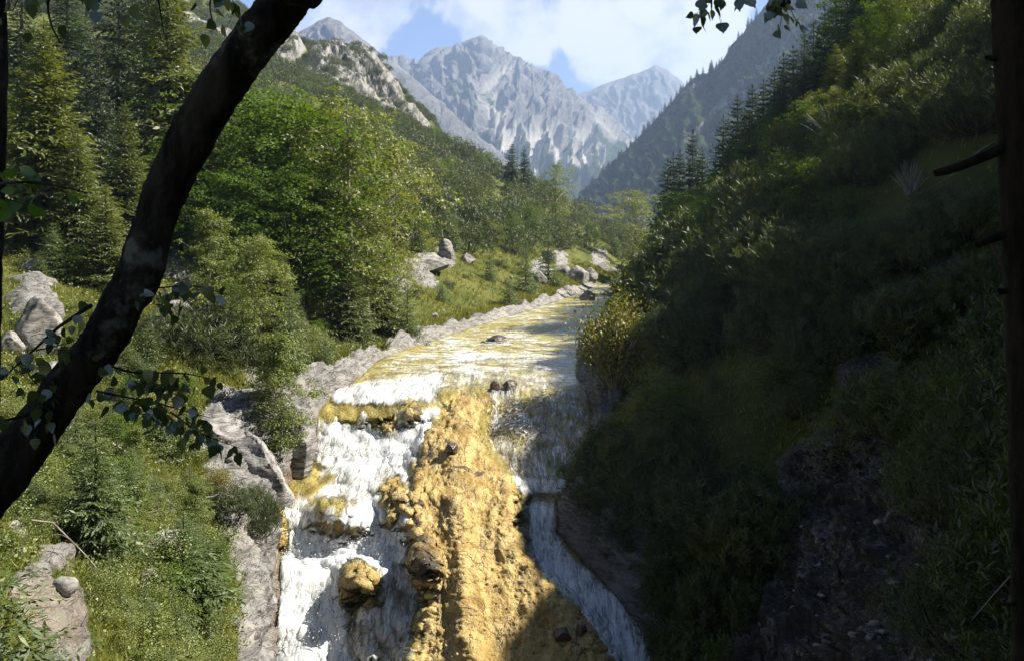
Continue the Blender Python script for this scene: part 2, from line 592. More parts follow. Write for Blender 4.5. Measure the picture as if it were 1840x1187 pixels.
# ochre crust along the water line
och = sstep(0.30, 0.0, np.abs(U2 - 4.97)) * sstep(4.6, 4.85, U2 + 0.2 * nmid) * (U2 < 5.3) * (0.1 + 0.6 * sstep(46, 40, Y2)) * sstep(-0.3, 0.3, nmid)
och = np.maximum(och * 0.9, world_spot(85, 1110, 70) * 0.35)
och = np.maximum(och, sstep(6.5, 6.0, U2 + 0.5 * nmid) * (U2 > 5.7) * 0.25)
och = np.concatenate([np.repeat(och[:1], 3, 0), och], 0)

mg, nt = new_mat('valley_soil_and_limestone')
pos = geo_pos(nt)
na = noise(nt, pos, 0.35, 5, 0.6)
nb = noise(nt, pos, 3.0, 5, 0.65)
soilc = mixcol(nt, maprange(nt, na, 0.35, 0.65), (0.065, 0.085, 0.016), (0.12, 0.125, 0.028))
soilc = mixcol(nt, maprange(nt, nb, 0.56, 0.72), soilc, (0.12, 0.095, 0.05))
mp_ = nt.nodes.new('ShaderNodeMapping'); nt.links.new(pos, mp_.inputs[0]); mp_.inputs['Rotation'].default_value = (0, 0.9, 0.2); mp_.inputs['Scale'].default_value = (0.9, 0.9, 3.4)
vs = mp_.outputs[0]
nr = noise(nt, vs, 1.5, 9, 0.72, 0.9)
vo = nt.nodes.new('ShaderNodeTexVoronoi'); vo.feature = 'DISTANCE_TO_EDGE'; vo.inputs['Scale'].default_value = 1.7
wv = nt.nodes.new('ShaderNodeVectorMath'); wv.operation = 'ADD'
nw_ = nt.nodes.new('ShaderNodeTexNoise'); nw_.inputs['Scale'].default_value = 2.0; nw_.inputs['Detail'].default_value = 4; nt.links.new(vs, nw_.inputs['Vector'])
nt.links.new(vs, wv.inputs[0]); nt.links.new(nw_.outputs['Color'], wv.inputs[1]); nt.links.new(wv.outputs[0], vo.inputs['Vector'])
crack = math_node(nt, 'MAXIMUM', maprange(nt, vo.outputs['Distance'], 0.0, 0.03), maprange(nt, noise(nt, pos, 1.1, 5, 0.7), 0.62, 0.50))
ns = noise(nt, pos, 0.5, 4, 0.6)
nf = noise(nt, pos, 9.0, 5, 0.7)
rockc = mixcol(nt, maprange(nt, nr, 0.32, 0.62), (0.075, 0.073, 0.072), (0.31, 0.30, 0.29))
rockc = mixcol(nt, maprange(nt, ns, 0.5, 0.72), rockc, (0.36, 0.34, 0.31))
rockc = mixcol(nt, maprange(nt, nf, 0.42, 0.30), rockc, (0.05, 0.055, 0.045))
rockc = mixcol(nt, math_node(nt, 'MULTIPLY_ADD', crack, 0.55, 0.45), (0.035, 0.033, 0.03), rockc)
rockc = mixcol(nt, maprange(nt, noise(nt, pos, 2.3, 6, 0.72), 0.60, 0.70, 0.0, 0.8), rockc, (0.075, 0.085, 0.030))
# distant crag uses larger marks
mpf = nt.nodes.new('ShaderNodeMapping'); nt.links.new(pos, mpf.inputs[0]); mpf.inputs['Rotation'].default_value = (0, 0.75, 0); mpf.inputs['Scale'].default_value = (0.42, 0.1, 0.12)
vfar = mpf.outputs[0]
nfar = noise(nt, vfar, 1.0, 9, 0.78, 1.0)
ragc = mixcol(nt, maprange(nt, nfar, 0.44, 0.58), (0.03, 0.034, 0.022), (0.27, 0.26, 0.245))
cragA = attr(nt, 'crag')
rockc = mixcol(nt, cragA, rockc, ragc)
vr_ = nt.nodes.new('ShaderNodeTexVoronoi'); vr_.inputs['Scale'].default_value = 5.5; vr_.inputs['Randomness'].default_value = 1.0; nt.links.new(pos, vr_.inputs['Vector'])
sepv = nt.nodes.new('ShaderNodeSeparateColor'); nt.links.new(vr_.outputs['Color'], sepv.inputs[0])
big_ = maprange(nt, noise(nt, pos, 0.55, 5, 0.7), 0.42, 0.62)
sfac = math_node(nt, 'MULTIPLY', math_node(nt, 'ADD', maprange(nt, noise(nt, pos, 5.0, 6, 0.75), 0.50, 0.64), math_node(nt, 'MULTIPLY', sepv.outputs[0], 0.5)), math_node(nt, 'MULTIPLY_ADD', big_, 0.85, 0.15), clamp=True)
scc = mixcol(nt, sfac, (0.030, 0.024, 0.018), (0.24, 0.225, 0.215))
rockc = mixcol(nt, attr(nt, 'scree'), rockc, scc)
ochc = mixcol(nt, maprange(nt, nb, 0.35, 0.65), (0.10, 0.055, 0.02), (0.28, 0.16, 0.06))
rockc = mixcol(nt, attr(nt, 'ochre'), rockc, ochc)
edge = math_node(nt, 'ADD', attr(nt, 'rock'), math_node(nt, 'MULTIPLY', math_node(nt, 'SUBTRACT', nb, 0.5), 0.8))
col = mixcol(nt, maprange(nt, edge, 0.36, 0.56), soilc, rockc)
hh = math_node(nt, 'ADD', math_node(nt, 'ADD', math_node(nt, 'MULTIPLY', nr, 1.0), math_node(nt, 'MULTIPLY', crack, 0.3)), math_node(nt, 'MULTIPLY', nf, 0.35))
out_surface(nt, principled(nt, col, 0.88, 0.15, bump(nt, hh, 1.0, 0.22)))

Vt = PA.reshape(-1, 3)
me = mesh_np('valley_ground', Vt, grid_faces(NR + 3, NC), dict(rock=rk.ravel(), crag=cg.ravel(), scree=sc_.ravel(), ochre=np.clip(och, 0, 1).ravel()), True, [mg])
g = tag(link('ground', me), kind='structure')
print('terrain', len(me.polygons))

# ------------------------------------------------------------------ far mountains
mm, nt = new_mat('far_limestone_with_forest')
pos = geo_pos(nt)
k = scaled(nt, pos, (0.03, 0.012, 0.012))
n1_ = noise(nt, k, 1.0, 11, 0.78, 0.8)
rc = mixcol(nt, maprange(nt, n1_, 0.35, 0.65), (0.10, 0.097, 0.095), (0.22, 0.21, 0.20))
rc = mixcol(nt, attr(nt, 'scree'), rc, (0.44, 0.42, 0.39))
vg = math_node(nt, 'ADD', attr(nt, 'veg'), math_node(nt, 'MULTIPLY', math_node(nt, 'SUBTRACT', noise(nt, scaled(nt, pos, (0.03, 0.03, 0.03)), 1.0, 8, 0.75), 0.5), 1.3))
vc = mixcol(nt, maprange(nt, noise(nt, pos, 0.08, 4, 0.7), 0.4, 0.6), (0.018, 0.032, 0.014), (0.055, 0.08, 0.026))
col = mixcol(nt, maprange(nt, vg, 0.42, 0.60), rc, vc)
out_surface(nt, principled(nt, col, 0.95, 0.05, bump(nt, n1_, 0.9, 26.0)))


def mountain(name, crest, base, Yc, Yb, nr, nc, amp, sx, sy, paint, crest_amp=4):
    cx = np.array([c[0] for c in crest], float); cy = np.array([c[1] for c in crest], float)
    bx = np.array([c[0] for c in base], float); by = np.array([c[1] for c in base], float)
    px = np.linspace(cx[0], cx[-1], nc)
    c = np.interp(px, cx, cy)
    b = np.interp(px, bx, by)
    nz = np.zeros((nc, 3)); nz[:, 0] = px * 0.05
    c = c + crest_amp * fbm(nz, 5, 0.6)
    nz[:, 0] = px * 0.02 + 9
    t = np.concatenate([np.linspace(-0.16, -0.01, 8), np.linspace(0, 1, nr)])
    G = np.zeros((len(t), nc, 3))
    qx = np.broadcast_to(px, (len(t), nc)); qy = np.zeros_like(qx)
    for i, tt in enumerate(t):
        if tt < 0:
            py = c; Y = Yc * (1 - tt * 1.2)
            x, yy, z = unproj(px, py, Yc)
            G[i, :, 0] = x; G[i, :, 1] = Y; G[i, :, 2] = z + tt * Yc * 0.9
            qy[i] = py
        else:
            py = c + (b - c) * tt
            Y = Yc + (Yb - Yc) * tt ** 0.9
            x, yy, z = unproj(px, py, Y)
            G[i, :, 0] = x; G[i, :, 1] = Y; G[i, :, 2] = z
            qy[i] = py
    tt = np.clip(t, 0, 1)[:, None] + 0 * qx
    # buttresses and gullies that run down the face
    warp = fbm(np.stack([qx * sx * 0.7, qy * sy * 1.6, qx * 0], -1), 4)
    rib = fbm(np.stack([qx * sx + warp * 0.9, qy * sy + warp * 0.4, qx * 0 + 3.1], -1), 7, 0.58, ridged=True)
    nn = grid_normals(G)
    mask = sstep(0.0, 0.10, tt) * 0.85 + 0.15
    mask *= (t >= 0)[:, None]
    sc, vg = paint(qx, qy, tt, rib)
    G = G + nn * (rib * amp * mask * (1 - 0.75 * sc))[..., None]
    me = mesh_np(name, G.reshape(-1, 3), grid_faces(len(t), nc), dict(scree=np.clip(sc, 0, 1).ravel(), veg=np.clip(vg, 0, 1).ravel()), False, [mm])
    tag(link('mountain', me), kind='structure')
    return G


def paint_main(qx, qy, tt, rib):
    w = fbm(np.stack([qx * 0.02, qy * 0.02, qx * 0], -1), 3)
    st_ = fbm(np.stack([qx * 0.055 + qy * -0.006 + w, qy * 0.006, qx * 0 + 5], -1), 3)
    sc = poly_mask(qx, qy, [(860, 195), (885, 190), (900, 215), (900, 245), (1040, 255), (1075, 290), (1090, 330), (900, 330), (880, 250)], 12) * sstep(-0.12, 0.18, st_ + 0.10 * sstep(280, 245, qy))
    sc = np.maximum(sc, 0.6 * poly_mask(qx, qy, [(845, 175), (905, 130), (915, 140), (870, 185)], 8))
    sc = np.maximum(sc, poly_mask(qx, qy, [(1045, 200), (1075, 235), (1130, 275), (1110, 285), (1060, 240)], 10) * 0.6)
    vg = sstep(225, 300, qy + 30 * w) * (1 - 1.2 * sc)
    vg = np.maximum(vg * 0.85, 0.5 * poly_mask(qx, qy, [(800, 160), (860, 160), (900, 200), (860, 230), (790, 200)], 20))
    return sc, vg


def paint_left(qx, qy, tt, rib):
    w = fbm(np.stack([qx * 0.02, qy * 0.02, qx * 0 + 2], -1), 4)
    band = sstep(0.10, 0.22, tt + 0.15 * w) * sstep(0.50, 0.30, tt + 0.12 * w)
    low = sstep(0.72, 0.95, tt + 0.25 * w)
    return 0.12 * sstep(0.0, 0.3, w), np.maximum(0.42 * band, 0.85 * low)


def paint_back(qx, qy, tt, rib):
    w = fbm(np.stack([qx * 0.03, qy * 0.03, qx * 0 + 7], -1), 3)
    sc = sstep(0.45, 0.75, tt + 0.3 * w) * 0.75
    return sc, 0.12 * sstep(0.7, 0.9, tt)


def paint_right(qx, qy, tt, rib):
    w = fbm(np.stack([qx * 0.03, qy * 0.03, qx * 0 + 12], -1), 4)
    d = (qy - 262) * 0.72 + (qx - 1290) * 0.72      # distance below the line of the gully
    along = qx - qy
    line = np.abs(qy - (216 - (qx - 1290) * 1.03))
    sc = sstep(13 + 10 * w, 2, line) * sstep(1225, 1260, qx) * sstep(-0.35, 0.05, w + 0.15)
    sc2 = sstep(0, 25, qy - (216 - (qx - 1290) * 1.03)) * sstep(-0.25, 0.15, w) * sstep(330, 150, qy) * sstep(1270, 1330, qx)
    sc = np.maximum(sc * 0.9, 0.5 * sc2)
    rk_ = poly_mask(qx, qy, [(1240, 150), (1262, 135), (1275, 150), (1265, 175), (1235, 185)], 10)
    vg = 0.92 * (1 - sc) - 0.55 * rk_ + 0.0 * tt
    vg = vg - 0.35 * sstep(0.15, 0.45, fbm(np.stack([qx * 0.06, qy * 0.03, qx * 0 + 30], -1), 4))
    return sc, vg


# mountain at the head of the valley
mountain('valley_head_mountain', [(560, 170), (640, 140), (690, 104), (722, 101), (757, 113), (775, 92), (812, 85), (866, 66), (890, 84), (908, 96), (960, 122), (1000, 148), (1045, 180), (1085, 212), (1130, 255), (1180, 300), (1240, 345), (1340, 390)],
         [(560, 440), (1340, 455)], 3300, 1500, 230, 440, 70, 0.040, 0.020, paint_main, 3)
# paler summit behind, to the right
mountain('back_mountain', [(960, 210), (1035, 171), (1060, 163), (1095, 150), (1130, 138), (1155, 130), (1178, 118), (1200, 128), (1215, 140), (1240, 160), (1300, 200), (1400, 260)],
         [(960, 420), (1400, 430)], 4300, 3600, 100, 200, 50, 0.045, 0.022, paint_back, 3)
# long ridge coming down from the left summit
mountain('left_mountain', [(380, 110), (480, 90), (535, 62), (562, 46), (590, 32), (612, 42), (640, 62), (665, 84), (700, 108), (740, 140), (790, 185), (840, 230), (890, 272), (930, 305), (985, 335), (1060, 380), (1120, 420)],
         [(380, 440), (1120, 450)], 2100, 1150, 150, 340, 28, 0.050, 0.026, paint_left, 5)
# steep wooded mountain on the right, its face turned from the sun
ERIGHT = [(1020, 372), (1068, 332), (1100, 300), (1130, 268), (1165, 232), (1200, 195), (1222, 168), (1238, 150), (1258, 136), (1280, 131), (1296, 118), (1312, 88), (1345, 50), (1362, 32), (1385, 0), (1440, -60), (1560, -170), (1800, -360)]
mountain('right_mountain', ERIGHT, [(1020, 500), (1800, 520)], 1150, 620, 170, 300, 17, 0.050, 0.026, paint_right, 4)

# ------------------------------------------------------------------ haze that fills the valley
mh, nt = new_mat('valley_haze')
pv = nt.nodes.new('ShaderNodeVolumePrincipled')
pv.inputs['Color'].default_value = (0.50, 0.68, 1.0, 1)
pv.inputs['Density'].default_value = 1.8e-4
pv.inputs['Anisotropy'].default_value = 0.2
ov = nt.nodes.new('ShaderNodeOutputMaterial')
nt.links.new(pv.outputs[0], ov.inputs['Volume'])
hx0, hx1, hy0, hy1, hz0, hz1 = -1300, 1700, -120, 5600, -260, 900
hv = np.array([[x, y, z] for z in (hz0, hz1) for y in (hy0, hy1) for x in (hx0, hx1)], float)
hf = np.array([[0, 2, 3, 1], [4, 5, 7, 6], [0, 1, 5, 4], [2, 6, 7, 3], [0, 4, 6, 2], [1, 3, 7, 5]])
tag(link('haze', mesh_np('haze', hv, hf, mats=[mh])), kind='stuff')

# ------------------------------------------------------------------ river bed and water
RY = np.concatenate([np.linspace(462, 505, 20)[:-1], np.linspace(505, 1350, 450)])
RU = np.linspace(-0.10, 1.10, 310)
ry = np.broadcast_to(RY[:, None], (len(RY), len(RU))).copy()
ru = np.broadcast_to(RU[None, :], ry.shape)
el = np.interp(RY, *EL)[:, None]; er = np.interp(RY, *ER)[:, None]
rxp = el + (er - el) * ru
wob = fbm(np.stack([rxp * 0.012, ry * 0.02, ry * 0], -1), 3)
wob2 = fbm(np.stack([rxp * 0.04, ry * 0.03, ry * 0 + 4], -1), 3)
# lips and feet of the falls waver from side to side
sh = 14 * wob + 6 * wob2
sh *= sstep(640, 720, ry)
YL = np.interp(ry + sh, *PL); YC = np.interp(ry + sh * 0.5, *PC); YR = np.interp(ry + sh * 0.8, *PR)
bLC = np.interp(ry, [690, 720, 745, 800, 850, 900, 950, 985, 1010, 1040, 1090, 1187, 1350], [880, 812, 792, 768, 745, 738, 738, 748, 745, 770, 772, 730, 700]) + 22 * wob2
bCR = np.interp(ry, [690, 700, 760, 820, 870, 900, 950, 1000, 1050, 1100, 1150, 1187, 1350], [900, 895, 862, 872, 925, 930, 926, 945, 985, 1040, 1078, 1092, 1150]) + 14 * wob2
aC = sstep(-26, 14, rxp - bLC)
aR = sstep(-18, 22, rxp - bCR)
RYY = YL * (1 - aC) + YC * aC
RYY = RYY * (1 - aR) + YR * aR
# cross-fall hump where the lower fall runs over a rounded rock


bwx = 20 * fbm(np.stack([rxp * 0.03, ry * 0.03, ry * 0 + 31], -1), 4, .6)
bwy = 20 * fbm(np.stack([rxp * 0.03, ry * 0.03, ry * 0 + 51], -1), 4, .6)


def blob(cx_, cy_, rx_, ry_, p=2):
    return np.exp(-(((rxp + bwx - cx_) / rx_) ** 2 + ((ry + bwy - cy_) / ry_) ** 2) ** (p / 2))


RYY -= 0.55 * blob(690, 1100, 62, 95, 3) + 0.8 * blob(650, 1050, 30, 30) + 0.7 * blob(715, 905, 36, 42)
RYY -= 0.45 * blob(600, 925, 50, 26) + 0.4 * blob(505, 950, 16, 50) + 0.35 * blob(740, 745, 22, 22) + 0.35 * blob(660, 750, 60, 14)
RYY -= 0.5 * blob(770, 1020, 26, 34) + 0.4 * blob(640, 940, 60, 30)
# spine of the ridge
RYY -= 0.55 * np.exp(-((rxp - np.interp(ry, [700, 820, 1000, 1187], [835, 820, 830, 850])) / 26) ** 2) * sstep(700, 760, ry)
x, y, z = unproj(rxp, ry, RYY)
BP = np.stack([x, y, z], -1)
BP[:, :, 2] += 0.0
sides = np.maximum(sstep(0.0, -0.10, ru), sstep(1.0, 1.10, ru))
BP[..., 2] -= 0.5 * sides
flow_m = np.cumsum(np.concatenate([[0], np.linalg.norm(np.diff(BP[:, 150], axis=0), axis=1)]))
near = sstep(140, 60, BP[..., 1])
ridge = aC * (1 - aR) * sstep(690, 730, ry)
veil = poly_mask(rxp, ry, [(672, 1010), (748, 1000), (768, 1060), (742, 1187), (700, 1300), (600, 1300), (640, 1120)], 14)
# --- where water runs
Wt = 1 - ridge
Wt = np.maximum(Wt, veil * 0.9)
Wt *= sstep(0.0, 0.03, ru) * sstep(1.0, 0.97, ru)
rocks_dry = 1.0 * blob(648, 1058, 27, 40, 4) + blob(712, 905, 24, 34, 4) + blob(498, 955, 13, 44, 4) + 0.85 * blob(742, 742, 17, 17, 3) + 0.8 * blob(702, 765, 17, 22, 3) + 0.55 * blob(600, 918, 34, 16, 3) + blob(770, 1020, 26, 40, 4)
rocks_dry = np.clip(rocks_dry, 0, 1)
# --- foam
q = np.stack([BP[..., 0] * 0.55, BP[..., 1] * 0.55, BP[..., 2] * 0.3], -1)
rap = fbm(np.stack([BP[..., 0] * 0.22, BP[..., 1] * 0.30, ry * 0], -1), 4, 0.6)
rap2 = fbm(np.stack([BP[..., 0] * 0.9 - BP[..., 1] * 0.2, BP[..., 1] * 0.5, ry * 0 + 8], -1), 4, 0.6)
foam = 0.42 + 0.60 * rap + 0.45 * rap2
foam *= sstep(760, 690, ry)
foam += 0.10 * sstep(610, 640, ry) * sstep(760, 690, ry)
fl = 0
for poly, soft, a in (([(655, 690), (700, 655), (790, 650), (825, 690), (790, 735), (560, 738), (600, 715)], 16, .50),
                      ([(560, 752), (790, 735), (770, 800), (735, 850), (640, 870), (560, 838)], 10, .88),
                      ([(500, 905), (560, 855), (735, 842), (745, 950), (742, 1020), (690, 1030), (620, 1020), (600, 1300), (480, 1300), (495, 1010)], 14, .90),
                      ([(500, 1000), (745, 985), (700, 1036), (622, 1024), (655, 1300), (470, 1300)], 18, .98),
                      ([(880, 690), (1060, 690), (1075, 800), (1045, 882), (935, 885), (870, 800)], 16, .50),
                      ([(905, 860), (1040, 865), (1035, 892), (935, 892)], 6, .85),
                      ([(935, 905), (1000, 905), (1015, 985), (1085, 1050), (1150, 1100), (1175, 1187), (1230, 1350), (1130, 1350), (1080, 1187), (985, 1085), (945, 1000)], 12, .84),
                      ([(565, 700), (800, 670), (790, 720), (740, 735), (600, 735)], 12, .85)):
    fl = np.maximum(fl, poly_mask(rxp, ry, poly, soft) * a)
foam = np.maximum(foam * (1 - 0.3 * sstep(0, 0.5, fl)), fl)
foam = np.maximum(foam, veil * (0.66 + 0.4 * wob2))
foam -= 0.75 * poly_mask(rxp, ry, [(560, 728), (680, 735), (720, 760), (690, 772), (560, 752)], 6) * sstep(-0.3, 0.1, wob2)
foam -= 0.6 * poly_mask(rxp, ry, [(520, 885), (560, 862), (610, 862), (575, 885), (520, 912)], 9)
foam -= 0.26 * poly_mask(rxp, ry, [(500, 918), (560, 858), (640, 866), (700, 858), (722, 892), (640, 906), (560, 930)], 10) * sstep(-0.4, 0.2, wob2)
foam -= 1.0 * rocks_dry
foam -= 0.35 * sstep(0.08, 0.0, ru) * (ry < 1000) + 0.3 * sstep(0.95, 1.0, ru)
Wt *= 1 - sstep(0.35, 0.8, rocks_dry)
bn = grid_normals(BP)
sharp = fbm(BP * 0.9, 5, 0.55, ridged=True)
fine = fbm(BP * np.array([4.0, 1.6, 2.4]), 4, 0.6)
lump = fbm(BP * 0.42 + 7, 3)
rockiness = ridge + rocks_dry + 0.25
D = (0.17 * sharp + 0.05 * fbm(BP * 6.5, 3, .6, ridged=True) + 0.09 * fine + 0.13 * lump + 0.07 * fbm(BP * 2.6 + 5, 4, .6, ridged=True)) * np.clip(rockiness, 0, 1.1) * near
D += 0.16 * fbm(np.stack([BP[..., 0] * 0.5, BP[..., 1] * 1.0, ry * 0], -1), 3, ridged=True) * sstep(690, 660, ry) * near
D += (0.12 + 0.30 * fbm(BP * 1.7 + 60, 4, .6, ridged=True)) * rocks_dry
B2 = BP + bn * D[..., None]
fx = np.stack([BP[..., 0], np.broadcast_to(flow_m[:, None], ry.shape), ry * 0], -1)
gold = sstep(-0.30, 0.15, fbm(BP * 0.7 + 21, 5, .6) + 0.24)
gold *= 1 - 0.8 * np.exp(-((rxp - bLC - 12) / 13) ** 2) * sstep(780, 810, ry) * sstep(-0.3, 0.2, wob2)
gold *= 1 - 0.7 * sstep(0.95, 1.0, ru)
gold *= 1 - 0.55 * sstep(0.55, 0.9, rocks_dry)
Vb = B2.reshape(-1, 3)

mb, nt = new_mat('ochre_travertine')
pos = geo_pos(nt)
fv = attr(nt, 'flow', True)
na = noise(nt, scaled(nt, fv, (1.6, 0.5, 1)), 1.0, 7, 0.68, 0.7)
nb = noise(nt, pos, 7.0, 6, 0.7)
nc_ = noise(nt, pos, 0.8, 4, 0.6)
nd_ = noise(nt, scaled(nt, fv, (5, 0.8, 1)), 1.0, 5, 0.65, 0.3)
c = mixcol(nt, maprange(nt, na, 0.36, 0.64), (0.27, 0.170, 0.036), (0.53, 0.39, 0.140))
c = mixcol(nt, maprange(nt, nc_, 0.50, 0.72), c, (0.46, 0.35, 0.15))
c = mixcol(nt, maprange(nt, nd_, 0.56, 0.72), c, (0.55, 0.46, 0.28))
vc_ = nt.nodes.new('ShaderNodeTexVoronoi'); vc_.feature = 'DISTANCE_TO_EDGE'; vc_.inputs['Scale'].default_value = 1.0
vw_ = nt.nodes.new('ShaderNodeVectorMath'); vw_.operation = 'MULTIPLY_ADD'
nq_ = nt.nodes.new('ShaderNodeTexNoise'); nq_.inputs['Scale'].default_value = 1.5; nq_.inputs['Detail'].default_value = 6; nt.links.new(pos, nq_.inputs['Vector'])
nt.links.new(nq_.outputs['Color'], vw_.inputs[0]); vw_.inputs[1].default_value = (1.6, 1.6, 1.6); nt.links.new(scaled(nt, pos, (2.2, 0.9, 1.4)), vw_.inputs[2]); nt.links.new(vw_.outputs[0], vc_.inputs['Vector'])
crk = math_node(nt, 'MAXIMUM', maprange(nt, vc_.outputs['Distance'], 0.0, 0.05), maprange(nt, nc_, 0.58, 0.46))
c = mixcol(nt, math_node(nt, 'MULTIPLY_ADD', crk, 0.6, 0.4), (0.10, 0.06, 0.018), c)
c = mixcol(nt, maprange(nt, nb, 0.44, 0.34), c, (0.085, 0.055, 0.018))
dark = maprange(nt, math_node(nt, 'ADD', attr(nt, 'gold'), math_node(nt, 'MULTIPLY', math_node(nt, 'SUBTRACT', nb, 0.5), 0.7)), 0.15, 0.5)
c = mixcol(nt, dark, (0.06, 0.045, 0.028), c)
up = mixcol(nt, maprange(nt, na, 0.4, 0.6), (0.42, 0.29, 0.05), (0.60, 0.47, 0.15))
c = mixcol(nt, attr(nt, 'shallow'), c, up)
hh = math_node(nt, 'ADD', math_node(nt, 'ADD', math_node(nt, 'MULTIPLY', nb, 0.7), math_node(nt, 'MULTIPLY', crk, 0.3)), na)
out_surface(nt, principled(nt, c, maprange(nt, nb, 0.3, 0.7, 0.25, 0.6), 0.45, bump(nt, hh, 1.0, 0.16)))
shallow = sstep(720, 640, ry)
me = mesh_np('river_bed', Vb, grid_faces(*ry.shape), dict(flow=fx.reshape(-1, 3), gold=np.clip(gold, 0, 1).ravel(), shallow=shallow.ravel()), True, [mb])
tag(link('river_bed', me), kind='structure')

# the running water over it
strand = fbm(np.stack([fx[..., 0] * 2.6, fx[..., 1] * 0.25, ry * 0], -1), 3, 0.5)
strand2 = fbm(np.stack([fx[..., 0] * 0.9, fx[..., 1] * 0.22, ry * 0 + 2], -1), 2, 0.5)
wav = fbm(np.stack([BP[..., 0] * 1.4, BP[..., 1] * 2.2, ry * 0 + 3], -1), 4, 0.6)
foamc = np.clip(foam, 0, 1)
depth = 0.05 + 0.08 * foamc + 0.03 * strand * foamc + 0.08 * strand2 * foamc + 0.05 * wav * near * sstep(735, 700, ry)
churn = fbm(BP * 1.2 + 33, 3, 0.5)
pools = np.maximum(poly_mask(rxp, ry, [(555, 820), (740, 815), (720, 865), (560, 860)], 18), poly_mask(rxp, ry, [(495, 1110), (700, 1120), (690, 1350), (470, 1350)], 40))
depth = depth + 0.07 * churn * pools + 0.12 * pools
depth = depth * sstep(0.05, 0.6, Wt) - 0.10 * sstep(0.35, 0.0, Wt)
def blur(a, n, ax):
    k_ = np.hanning(n + 2)[1:-1]; k_ /= k_.sum(); h = n // 2
    return np.apply_along_axis(lambda v_: np.convolve(np.pad(v_, h, mode='edge'), k_, 'valid'), ax, a)


Ds = blur(blur(D, 25, 0), 9, 1)
depth = blur(depth, 5, 0)
W2 = BP + bn * (Ds * (1 - 0.3 * foamc) + 0.04 + depth)[..., None]
keep = Wt > 0.04
q4 = grid_faces(*ry.shape, keep=keep)
Vw, q4, at = compact(W2.reshape(-1, 3), q4, dict(flow=fx.reshape(-1, 3), foam=np.clip(foam, 0, 1).ravel(), upper=sstep(700, 655, ry).ravel()))

mw, nt = new_mat('running_water')
fv = attr(nt, 'flow', True)
fa = attr(nt, 'foam')
s1 = noise(nt, scaled(nt, fv, (7.0, 0.9, 1)), 1.0, 6, 0.68, 0.5)
s2 = noise(nt, scaled(nt, fv, (22.0, 3.2, 1)), 1.0, 4, 0.7)
s3 = noise(nt, scaled(nt, fv, (1.6, 0.7, 1)), 1.0, 5, 0.65, 0.8)
sm = math_node(nt, 'ADD', math_node(nt, 'MULTIPLY', s1, 0.42), math_node(nt, 'ADD', math_node(nt, 'MULTIPLY', s2, 0.22), math_node(nt, 'MULTIPLY', s3, 0.36)))
s4 = noise(nt, scaled(nt, fv, (0.75, 1.5, 1)), 1.0, 8, 0.68, 0.9)
upm = nt.nodes.new('ShaderNodeMix'); nt.links.new(attr(nt, 'upper'), upm.inputs[0]); nt.links.new(sm, upm.inputs[2])
nt.links.new(math_node(nt, 'ADD', math_node(nt, 'MULTIPLY', s4, 0.8), math_node(nt, 'MULTIPLY', s1, 0.2)), upm.inputs[3])
sm = upm.outputs[0]
ff = math_node(nt, 'ADD', math_node(nt, 'MULTIPLY', fa, 0.78), math_node(nt, 'MULTIPLY', math_node(nt, 'SUBTRACT', sm, 0.5), 2.3))
ff = maprange(nt, ff, 0.20, 0.84)
hb = math_node(nt, 'ADD', s1, math_node(nt, 'MULTIPLY', s2, 0.5))
bn_ = bump(nt, hb, 0.5, 0.03)
tr = nt.nodes.new('ShaderNodeBsdfTransparent'); tr.inputs[0].default_value = (0.86, 0.90, 0.78, 1)
gl = nt.nodes.new('ShaderNodeBsdfGlossy'); gl.inputs['Roughness'].default_value = 0.16
nt.links.new(bn_, gl.inputs['Normal'])
fr = nt.nodes.new('ShaderNodeFresnel'); fr.inputs[0].default_value = 1.33
nt.links.new(bn_, fr.inputs['Normal'])
mx = nt.nodes.new('ShaderNodeMixShader')
nt.links.new(math_node(nt, 'MINIMUM', math_node(nt, 'MULTIPLY', fr.outputs[0], 0.8), 0.22), mx.inputs[0]); nt.links.new(tr.outputs[0], mx.inputs[1]); nt.links.new(gl.outputs[0], mx.inputs[2])
fcol = mixcol(nt, maprange(nt, math_node(nt, 'ADD', math_node(nt, 'MULTIPLY', s1, 0.6), math_node(nt, 'MULTIPLY', s2, 0.4)), 0.36, 0.58), (0.38, 0.43, 0.47), (0.72, 0.73, 0.73))
fp = principled(nt, fcol, 0.5, 0.4, bn_)
mx2 = nt.nodes.new('ShaderNodeMixShader')
nt.links.new(math_node(nt, 'MULTIPLY', ff, 0.97), mx2.inputs[0]); nt.links.new(mx.outputs[0], mx2.inputs[1]); nt.links.new(fp, mx2.inputs[2])
out_surface(nt, mx2.outputs[0])
me = mesh_np('river_water', Vw, q4, at, True, [mw])
tag(link('water', me), kind='structure')
print('river', len(me.polygons))


# droplets thrown up where the falls land
rs_ = np.random.RandomState(77)
SP = []
for (x0, x1, y0, y1, n_, up_h) in ((565, 745, 800, 838, 1500, .35), (505, 740, 975, 1030, 1700, .40), (498, 620, 1060, 1187, 1500, .45), (900, 1035, 855, 885, 600, .15)):
    for k in range(n_):
        a_, b_ = rs_.uniform(x0, x1), rs_.uniform(y0, y1)
        r_i = int((b_ - 505) / (1350 - 505) * 449) + 19; c_i = int(np.argmin(np.abs(rxp[r_i] - a_)))
        SP.append(W2[r_i, c_i] + np.array([rs_.normal(0, .05), -abs(rs_.normal(0, .14)), abs(rs_.normal(0, up_h * .5)) + .02]))
SP = np.array(SP); m_ = len(SP)
d1 = rs_.normal(0, 1, (m_, 3)); d1 /= np.linalg.norm(d1, axis=1)[:, None]
d2 = np.cross(d1, rs_.normal(0, 1, (m_, 3))); d2 /= np.linalg.norm(d2, axis=1)[:, None]
sz_ = rs_.uniform(.006, .017, m_)[:, None]
